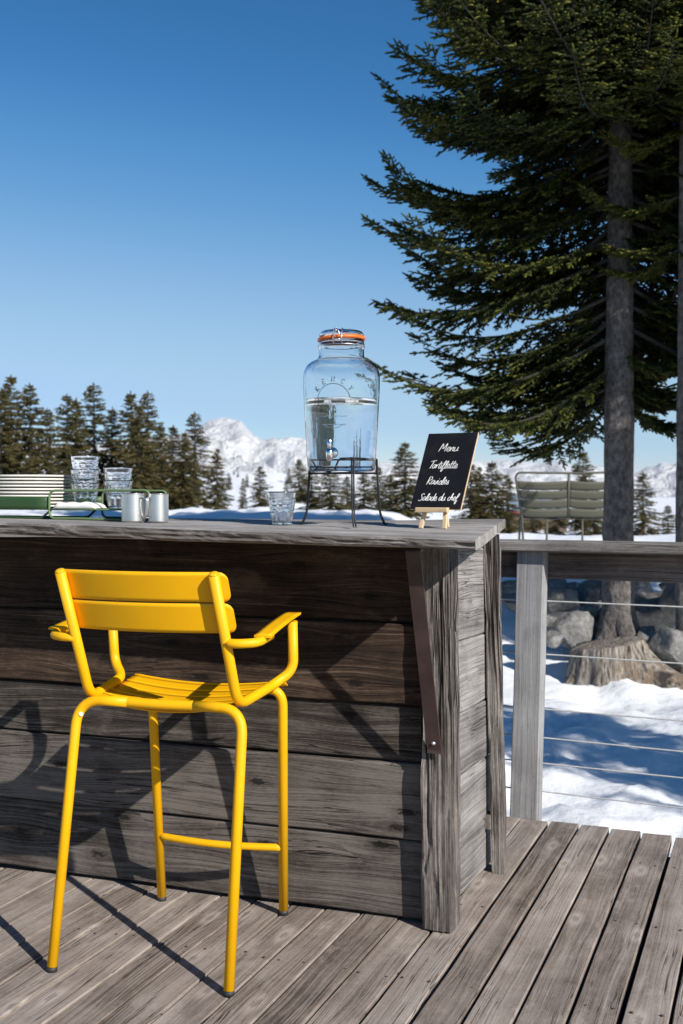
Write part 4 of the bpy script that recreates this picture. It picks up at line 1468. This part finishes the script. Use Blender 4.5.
def branch_shoots(Lb, seed, droop=.25, lift=.35, step=.062, sec=.62, shoot=.085, rad=.0125):
    """one spruce bough along +x (z up): returns base points, dirs, lengths, radii, tints and wood paths"""
    rd = random.Random(seed)
    P, D, Ls, Rs, Ts = [], [], [], [], []
    wood_ = []
    def axis(t): return Vector((Lb * t * (1 - .06 * t), .10 * Lb * math.sin(t * 2.2 + seed) * t * .5, -droop * Lb * math.sin(min(1, t * 1.0) * 2.2) * .55 + lift * Lb * t ** 3 * .45))
    main = [axis(i / 14) for i in range(15)]
    wood_.append((main, .016 * Lb / 2.2 + .004, .003))
    n = int(Lb / step)
    for i in range(n):
        t = (i + .5) / n
        if t < .09: continue
        p = axis(t); tan = (axis(min(1, t + .02)) - axis(max(0, t - .02))).normalized()
        side = Vector((0, 0, 1)).cross(tan).normalized()
        prof = (1 - t) ** .75 * min(1, (t - .04) / .25) + .14
        for sg in (-1, 1):
            if rd.random() < .10: continue
            ls = sec * Lb / 2.4 * prof * rd.uniform(.6, 1.15)
            ang = R(rd.uniform(38, 62))
            d = (tan * math.cos(ang) + side * sg * math.sin(ang) + Vector((0, 0, rd.uniform(-.34, .12)))).normalized()
            hang = rd.uniform(.15, .75)
            m = max(2, int(ls / .043))
            q = p.copy(); dd = d.copy(); path = [q.copy()]
            for j in range(m):
                f = j / m
                dd = (dd + Vector((0, 0, -.07 * hang + .05 * f))).normalized()
                q = q + dd * (ls / m); path.append(q.copy())
                s2 = Vector((0, 0, 1)).cross(dd)
                s2 = s2.normalized() if s2.length > 1e-4 else side
                for s3 in (-1, 1):
                    if rd.random() < .16 + .25 * (1 - f) * (t < .4): continue
                    a2 = R(rd.uniform(32, 62))
                    v = (dd * math.cos(a2) + s2 * s3 * math.sin(a2) + Vector((0, 0, rd.uniform(-.45, .30)))).normalized()
                    P.append(q); D.append(v); Ls.append(shoot * rd.uniform(.6, 1.25) * (1.0 - .25 * f)); Rs.append(rad * rd.uniform(.8, 1.2))
                    Ts.append(min(1, max(0, rd.gauss(.38, .16) + .22 * (f > .7) + .15 * (t > .8))))
            P.append(q); D.append(dd); Ls.append(shoot * 1.15); Rs.append(rad); Ts.append(min(1, rd.gauss(.6, .15)))
            wood_.append((path[::2] if len(path) > 3 else path, .0045, .0018))
            # needles lying along the twig itself
            for j in range(0, len(path) - 1):
                P.append(path[j]); D.append((path[j + 1] - path[j]).normalized()); Ls.append((path[j + 1] - path[j]).length * 1.5); Rs.append(rad * .9); Ts.append(rd.gauss(.33, .12))
    P.append(axis(1)); D.append((axis(1) - axis(.95)).normalized()); Ls.append(shoot * 1.6); Rs.append(rad * 1.1); Ts.append(.6)
    return np.array([tuple(x) for x in P]), np.array([tuple(x) for x in D]), np.array(Ls), np.array(Rs), np.clip(np.array(Ts), 0, 1), wood_

def big_spruce(label, base, hgt, r0, specs, lean=(0, 0), roots=True, seed=0):
    """specs: list of (z, azimuth, length, droop)"""
    root = empty('spruce_tree', base, label, 'tree', 'tall spruces beside the terrace')
    # trunk
    mb = MB()
    zs = [-.25, 0, .08, .18, .35, .6, 1.0, 1.6, 2.4, 3.4, 4.6, 6.0, 7.5, hgt]
    pts = []; rr = []
    for z in zs:
        t = max(0, z) / hgt
        pts.append(Vector(base) + Vector((lean[0] * z, lean[1] * z, z)))
        rr.append(r0 * (1 - t) ** .8 + .008 + (.55 * r0 * math.exp(-max(z, 0) / .18) if roots else 0))
    dense = []; dr = []
    for i in range(len(pts) - 1):
        for k in range(8):
            f = k / 8; dense.append(pts[i].lerp(pts[i + 1], f)); dr.append(rr[i] * (1 - f) + rr[i + 1] * f)
    dense.append(pts[-1]); dr.append(rr[-1])
    tube(mb, dense, dr, 28, rough=.10)
    if roots:
        for az, ln in ((R(-18), .62), (R(-75), .22), (R(60), .5), (R(150), .45), (R(215), .42)):
            dv = Vector((math.cos(az), math.sin(az), 0))
            pp = catmull([Vector(base) + Vector((0, 0, .52)) + dv * r0 * .55, Vector(base) + dv * (r0 * .9) + EZ * .30, Vector(base) + dv * (r0 + .14) + EZ * .13, Vector(base) + dv * (r0 + ln) + EZ * -.10], 6)
            nn = len(pp); tube(mb, pp, [.05 + .05 * math.sin(math.pi * min(1, .25 + i / nn)) for i in range(nn)], 12, rough=.25)
    mb.build('trunk', M['bark'], root)
    # boughs
    tpl = [branch_shoots(2.4, s, dr_, lf) for s, dr_, lf in ((1, .20, .30), (2, .30, .45), (3, .14, .25), (4, .34, .35), (5, .24, .55))]
    AV, AF, AT = [], [], []; off = 0
    wb = MB()
    rd = random.Random(seed)
    for (z, az, L, tilt) in specs:
        P, D, Ls, Rs, Ts, wd = tpl[rd.randrange(len(tpl))]
        s = L / 2.4
        ca, sa = math.cos(az), math.sin(az); ct, st = math.cos(tilt), math.sin(tilt)
        # tilt about y (z up at the far end when positive), then azimuth
        Rm = np.array([[ca, -sa, 0], [sa, ca, 0], [0, 0, 1.0]]) @ np.array([[ct, 0, -st], [0, 1, 0], [st, 0, ct]])
        if rd.random() < .5: Rm = Rm @ np.diag([1, -1, 1])
        orig = np.array([lean[0] * z, lean[1] * z, z])
        Pw = (P * s) @ Rm.T + orig; Dw = D @ Rm.T
        keep = rng.random(len(Pw)) < .97
        sz = .75 + .25 * s
        V, Fc, T = spindle_batch(Pw[keep], Dw[keep], Ls[keep] * sz, Rs[keep] * sz, np.clip(Ts[keep] + rd.uniform(-.12, .12), 0, 1), 3)
        AV.append(V); AF.append(Fc + off); AT.append(T); off += len(V)
        for wi, (path, ra, rb) in enumerate(wd):
            pp = [Vector(base) + Vector((Rm @ (np.array(q) * s)) + orig) for q in path]
            m = len(pp)
            tube(wb, pp, [(ra + (rb - ra) * i / (m - 1)) * (s if wi == 0 else 1) for i in range(m)], 6 if wi == 0 else 3, cap=False)
    me = np_mesh('crown', np.concatenate(AV), np.concatenate(AF), np.concatenate(AT), M['needles'])
    cr = bpy.data.objects.new('crown', me); COL.objects.link(cr); cr.parent = root
    wb.build('bough', M['bough'], root)
    return root

def spruce_specs(z0, z1, Lmax, seed, prune, dz=.20, per=4, topz=9.0):
    rd = random.Random(seed); out = []
    z = z0; k = 0
    while z < z1:
        for j in range(per):
            az = rd.uniform(0, 2 * math.pi / per) + j * 2 * math.pi / per + k * .8
            az = az % (2 * math.pi)
            L = Lmax * (1 - (z - z0) / (topz - z0)) ** .65 * rd.uniform(.78, 1.05)
            tilt = R(-8 + 26 * (z - z0) / (topz - z0) + rd.uniform(-13, 9))
            sp = prune(z, az, L, rd)
            if sp: out.append((z + rd.uniform(-.06, .06), az, sp, tilt))
        z += dz; k += 1
    return out

T1 = Vector(((617.5 - CX) * 11.5 / F, 11.5, 0)); T1.z = ground_z(T1.x, T1.y) - .05
T2 = Vector(((687 - CX) * 11.0 / F, 11.0, 0)); T2.z = ground_z(T2.x, T2.y) - .05
CAMAZ = R(256)     # azimuth from the tree to the camera
def prune1(z, az, L, rd):
    da = abs(math.atan2(math.sin(az - CAMAZ), math.cos(az - CAMAZ)))
    right = abs(math.atan2(math.sin(az), math.cos(az)))
    zc = T1.z + z
    if zc < 5.0 and da < R(66): return None       # the trunk shows here
    if zc < 2.75: L *= .8
    if zc > 3.9 and abs(math.atan2(math.sin(az - math.pi), math.cos(az - math.pi))) < R(65): L *= 1.10
    if math.cos(az) < -.1: L = min(L, (2.58 - .40 * smooth(5.2, 6.3, zc)) / max(.3, -math.cos(az)) * rd.uniform(.9, 1.0))
    if zc < 2.8 and right < R(80): return L * .5
    return L
sp1 = spruce_specs(2.62, 7.6, 2.80, 4, prune1, .155, 8, 24.0)
TREE1 = big_spruce('tall spruce with the nearer trunk rising behind the sawn stump', T1, 13.0, .155, sp1, (.006, 0), True, 1)
def prune2(z, az, L, rd):
    da = abs(math.atan2(math.sin(az - CAMAZ), math.cos(az - CAMAZ)))
    zc = T2.z + z
    if zc < 4.6 and da < R(75): return None
    left = abs(math.atan2(math.sin(az - math.pi), math.cos(az - math.pi)))
    if zc < 2.9: return None
    if left < R(80): return L * .42 if zc > 3.6 else None
    return L
sp2 = spruce_specs(2.3, 7.6, 2.6, 9, prune2, .22, 5, 14.0)
big_spruce('second tall spruce whose bare trunk stands at the right edge', T2, 13.0, .105, sp2, (.002, 0), False, 2)

# two unseen spruces added right of the view to shade the trees and the snow
sp3 = spruce_specs(4.5, 8.3, 2.3, 21, lambda z, az, L, rd: L, .22, 6, 8.8)
big_spruce('unseen spruce with a high crown added out to the right to shade the two trunks', Vector((6.1, 8.5, ground_z(6.1, 8.5) - .05)), 9.2, .12, sp3, (0, 0), False, 5)
for (x, y, sc, rz, lab) in (
                            (6.35, 2.35, (.40, .40, 1.30), .7, 'unseen slender spruce added out to the right to shadow the snow by the railing'),):
    c = copy_tree(TREE1); c.location = (x, y, ground_z(x, y) - .05); c.scale = sc; c.rotation_euler = (0, 0, rz); c['label'] = lab

# distant conifers: five forms
def far_template(seed, H_=8.0, fat=.17, sparse=0.0, n=60):
    rd = random.Random(seed)
    P, D, Ls, Rs, Ts = [], [], [], [], []
    for i in range(n):
        t = (i + rd.random()) / n
        z = H_ * (.06 + .94 * t)
        prof = (1 - t) ** .82 * (1 + .25 * math.sin(t * 23 + seed)) * min(1, .55 + t * 3)
        for j in range(6):
            if rd.random() < .12 + sparse: continue
            az = rd.uniform(0, 6.283)
            L = H_ * fat * prof * rd.uniform(.6, 1.2) + .08
            dz = -.25 - .35 * (1 - t) + .55 * t * t
            d0 = Vector((math.cos(az), math.sin(az), dz + rd.uniform(-.15, .15))).normalized()
            m = max(2, int(L / .13))
            base_t = rd.gauss(.45, .13)
            for k in range(m + 1):
                f = k / m
                q = Vector((0, 0, z)) + d0 * L * f + Vector((0, 0, .10 * L * f * f))
                side = Vector((-d0.y, d0.x, 0)).normalized()
                for sg in (-1, 1):
                    if f < .25 and rd.random() < .5: continue
                    v = (d0 * .8 + side * sg * rd.uniform(.3, 1.0) + Vector((0, 0, rd.uniform(-.55, .25)))).normalized()
                    P.append(q); D.append(v); Ls.append(rd.uniform(.16, .34) * (1.1 - .3 * t)); Rs.append(rd.uniform(.032, .06)); Ts.append(min(1, max(0, base_t + rd.gauss(0, .10) + .15 * (f > .8))))
    for k in range(4):
        P.append(Vector((0, 0, H_ * (.95 + .012 * k)))); D.append(Vector((rd.uniform(-.1, .1), rd.uniform(-.1, .1), 1)).normalized()); Ls.append(.4); Rs.append(.045); Ts.append(.5)
    V, Fc, T = spindle_batch([tuple(p) for p in P], [tuple(d) for d in D], Ls, Rs, Ts, 3)
    me = np_mesh('crown', V, Fc, T, M['farneedles'])
    mb = MB(); tube(mb, [(0, 0, -1.0), (0, 0, 0), (0, 0, H_ * .5), (0, 0, H_ * .98)], [.16, .13, .075, .015], 7)
    return me, mb
TPL = []
for sd, fat, spz in ((1, .25, 0), (2, .20, .03), (3, .29, .0), (4, .17, .15), (5, .22, .15)):
    TPL.append(far_template(sd, 8.0, fat, spz))
TRUNK_ME = None
def far_tree(u, vtop, Y, tpl, label, zb=None, sxy=1.0):
    global TRUNK_ME
    x = (u - CX) * Y / F
    z0 = ground_z(x, Y) - .15 if zb is None else zb
    ztop = H - (vtop - HZ) * Y / F
    h = ztop - z0
    root = empty('conifer_tree', (x, Y, z0), label, 'tree', 'conifers beyond the snow bank', random.uniform(0, 6.28))
    s = h / 8.2; root.scale = (s * sxy, s * sxy, s)
    me, mb = TPL[tpl]
    if TRUNK_ME is None:
        t = mb.build('trunk', M['bark']); TRUNK_ME = t.data; t.parent = root
    else:
        t = bpy.data.objects.new('trunk', TRUNK_ME); COL.objects.link(t); t.parent = root
    c = bpy.data.objects.new('crown', me); COL.objects.link(c); c.parent = root
    return root
TREES = [
    (1, 388, 72, 2, 'conifer at the far left edge above the cream plates', 1.0),
    (11, 375, 78, 0, 'tallest conifer at the left edge, behind the plate stack', 1.0),
    (30, 383, 76, 2, 'broad tall conifer above the middle of the plate stack', .95),
    (47, 408, 70, 2, 'shorter conifer filling the gap right of the broad tall one', 1.0),
    (67, 394, 78, 0, 'conifer with twin neighbour left of the tall glass stack', 1.0),
    (76, 398, 80, 1, 'slim conifer directly above the tall glass stack', 1.1),
    (94, 383, 84, 4, 'tall open-branched conifer between the two glass stacks', 1.15),
    (112, 407, 82, 1, 'small slim conifer directly above the shorter glass stack', 1.0),
    (131, 391, 80, 1, 'pointed conifer above the left steel mug', 1.1),
    (139, 405, 72, 0, 'brownish conifer between two pointed ones above the mugs', 1.0),
    (148, 391, 84, 4, 'pointed conifer above the right steel mug', 1.0),
    (160, 424, 74, 2, 'low bushy conifer right of the mugs', 1.0),
    (173, 425, 78, 1, 'conifer second from the right end of the left group', 1.3),
    (185, 432, 74, 0, 'bushy conifer in front of the white mountain foot', 1.0),
    (195, 412, 82, 4, 'tall conifer standing left against the white mountain', 1.2),
    (217, 448, 68, 0, 'last conifer of the left group, below the white peak', 1.05),
    (243, 478, 74, 3, 'thin bare young conifer in the snow between the group and the lone tumbler', .9),
    (260, 466, 70, 0, 'small full conifer just left of the lone tumbler', 1.25),
    (286, 480, 88, 3, 'tiny conifer top showing above the lone tumbler', 1.0),
    (299, 459, 120, 2, 'distant conifer touching the left side of the dispenser', 1.4),
    (312, 466, 60, 2, 'dark conifer behind the left legs of the wire stand', 1.3),
    (330, 468, 58, 0, 'bushy conifer seen under the dispenser', 1.9),
    (347, 476, 78, 1, 'slim conifer seen through the middle of the wire stand', 1.7),
    (364, 472, 66, 0, 'conifer seen through the right half of the wire stand', 1.5),
    (378, 466, 70, 2, 'conifer behind the right leg of the wire stand', 1.2),
    (405, 442, 62, 0, 'tall full conifer between the dispenser and the menu board', 1.35),
    (390, 474, 66, 2, 'low broad conifer right of the wire stand', 1.3),
    (471, 463, 72, 1, 'first conifer right of the menu board', 1.5),
    (479, 466, 76, 0, 'middle conifer of the three beside the menu board', 1.0),
    (492, 461, 72, 1, 'third conifer right of the menu board', 1.5),
    (507, 474, 66, 0, 'conifer left of the bench back, above the bar corner', 1.2),
    (532, 497, 60, 2, 'low conifer under the left half of the bench', 1.3),
    (557, 494, 62, 2, 'low conifer under the middle of the bench', 1.3),
    (583, 450, 74, 1, 'slim conifer top rising above the bench back', 1.25),
    (594, 492, 60, 2, 'low conifer between the bench and the big trunk', 1.2),
    (643, 472, 66, 4, 'open conifer between the two big trunks', 1.5),
    (668, 505, 52, 2, 'low shrubby conifer beside the right trunk', 1.2),
]
for (u, vt, Y, tp, lab, sx) in TREES:
    far_tree(u, vt, Y, tp, lab, None, sx * 1.12)

rr_ = random.Random(5)
for (u, v) in ((207, 469), (212, 466), (229, 473), (234, 471), (238, 472), (247, 474), (270, 475), (289, 468)):
    t_ = far_tree(u, v, rr_.uniform(150, 215), rr_.randrange(5), 'tiny distant conifer on the snowy slope under the white peak', None, 1.5)
    t_['group'] = 'tiny conifers on the slope under the white peak'

# ------------------------------------------------------------------ the air
def make_haze():
    x0, x1, y0, y1, z0, z1 = -16000, 16000, -60, 15500, -420, 1250
    vs = [(x, y, z) for z in (z0, z1) for y in (y0, y1) for x in (x0, x1)]
    fs = [(0, 2, 3, 1), (4, 5, 7, 6), (0, 1, 5, 4), (2, 6, 7, 3), (0, 4, 6, 2), (1, 3, 7, 5)]
    m = bpy.data.materials.new('haze_air'); m.use_nodes = True
    nt_ = m.node_tree; nt_.nodes.clear()
    o_ = nt_.nodes.new('ShaderNodeOutputMaterial'); v_ = nt_.nodes.new('ShaderNodeVolumePrincipled')
    v_.inputs['Color'].default_value = (.72, .86, 1.0, 1); v_.inputs['Density'].default_value = 5e-6; v_.inputs['Anisotropy'].default_value = .2
    nt_.links.new(v_.outputs[0], o_.inputs['Volume'])
    mb = MB(); mb.add(vs, fs)
    o = mb.build('haze', m); tag(o, kind='stuff')
make_haze()

# ------------------------------------------------------------------ light, sky, camera
sun_dir = Vector((.625, -.781, 0)).normalized()
EL = R(31.5)
d = Vector((-sun_dir.x * math.cos(EL), -sun_dir.y * math.cos(EL), -math.sin(EL)))
sl = bpy.data.lights.new('sun', 'SUN'); sl.energy = 5.0; sl.angle = R(.53); sl.color = (1.0, .95, .88)
so = bpy.data.objects.new('sun', sl); COL.objects.link(so)
so.rotation_euler = d.to_track_quat('-Z', 'Y').to_euler()

w = bpy.data.worlds.new('World'); SC.world = w; w.use_nodes = True
nt = w.node_tree; nt.nodes.clear()
sk = nt.nodes.new('ShaderNodeTexSky'); sk.sky_type = 'NISHITA'; sk.sun_disc = False
sk.sun_elevation = EL; sk.sun_rotation = math.atan2(sun_dir.x, sun_dir.y)
sk.altitude = 2200; sk.air_density = 1.0; sk.dust_density = .4; sk.ozone_density = 2.0
bg = nt.nodes.new('ShaderNodeBackground'); bg.inputs[1].default_value = .085
ow = nt.nodes.new('ShaderNodeOutputWorld')
cu = nt.nodes.new('ShaderNodeRGBCurve')
def curve(c, pts):
    while len(c.points) > 2: c.points.remove(c.points[1])
    c.points[0].location = pts[0]; c.points[-1].location = pts[-1]
    for p in pts[1:-1]: c.points.new(*p)
K_ = .1
mul = nt.nodes.new('ShaderNodeVectorMath'); mul.operation = 'SCALE'; mul.inputs['Scale'].default_value = K_
mu2 = nt.nodes.new('ShaderNodeVectorMath'); mu2.operation = 'SCALE'; mu2.inputs['Scale'].default_value = 1 / K_
curve(cu.mapping.curves[0], [(0, 0), (.10, .030), (.13, .045), (.168, .092), (.283, .285), (.376, .38), (.6, .48), (.8, .75), (1, 1)])
curve(cu.mapping.curves[1], [(0, 0), (.227, .195), (.287, .29), (.462, .51), (.591, .61), (.775, .68), (1, .98)])
curve(cu.mapping.curves[2], [(0, 0), (.36, .40), (.413, .475), (.498, .60), (.716, .79), (.831, .85), (1, 1)])
cu.mapping.extend = 'EXTRAPOLATED'
cu.mapping.update()
nt.links.new(sk.outputs[0], mul.inputs[0]); nt.links.new(mul.outputs[0], cu.inputs['Color']); nt.links.new(cu.outputs[0], mu2.inputs[0])
nt.links.new(mu2.outputs[0], bg.inputs[0]); nt.links.new(bg.outputs[0], ow.inputs[0])

cam = bpy.data.cameras.new('camera'); co = bpy.data.objects.new('camera', cam); COL.objects.link(co)
co.location = (0, 0, H); co.rotation_euler = (R(90), 0, 0)
cam.sensor_fit = 'AUTO'; cam.sensor_width = 36.0; cam.lens = F / 1024 * 36
cam.shift_y = -(512 - HZ) / 1024
cam.clip_start = .05; cam.clip_end = 60000
cam.dof.use_dof = True; cam.dof.focus_distance = 3.35; cam.dof.aperture_fstop = 6.3
SC.camera = co

SC.view_settings.view_transform = 'Standard'; SC.view_settings.look = 'None'
SC.view_settings.gamma = 1.0; SC.view_settings.exposure = 0.24; SC.view_settings.use_curve_mapping = False
SC.render.engine = 'CYCLES'
SC.cycles.use_denoising = True
try: SC.cycles.denoiser = 'OPENIMAGEDENOISE'
except Exception: pass
SC.cycles.max_bounces = 12; SC.cycles.transmission_bounces = 14; SC.cycles.transparent_max_bounces = 12
SC.cycles.caustics_reflective = False; SC.cycles.caustics_refractive = False
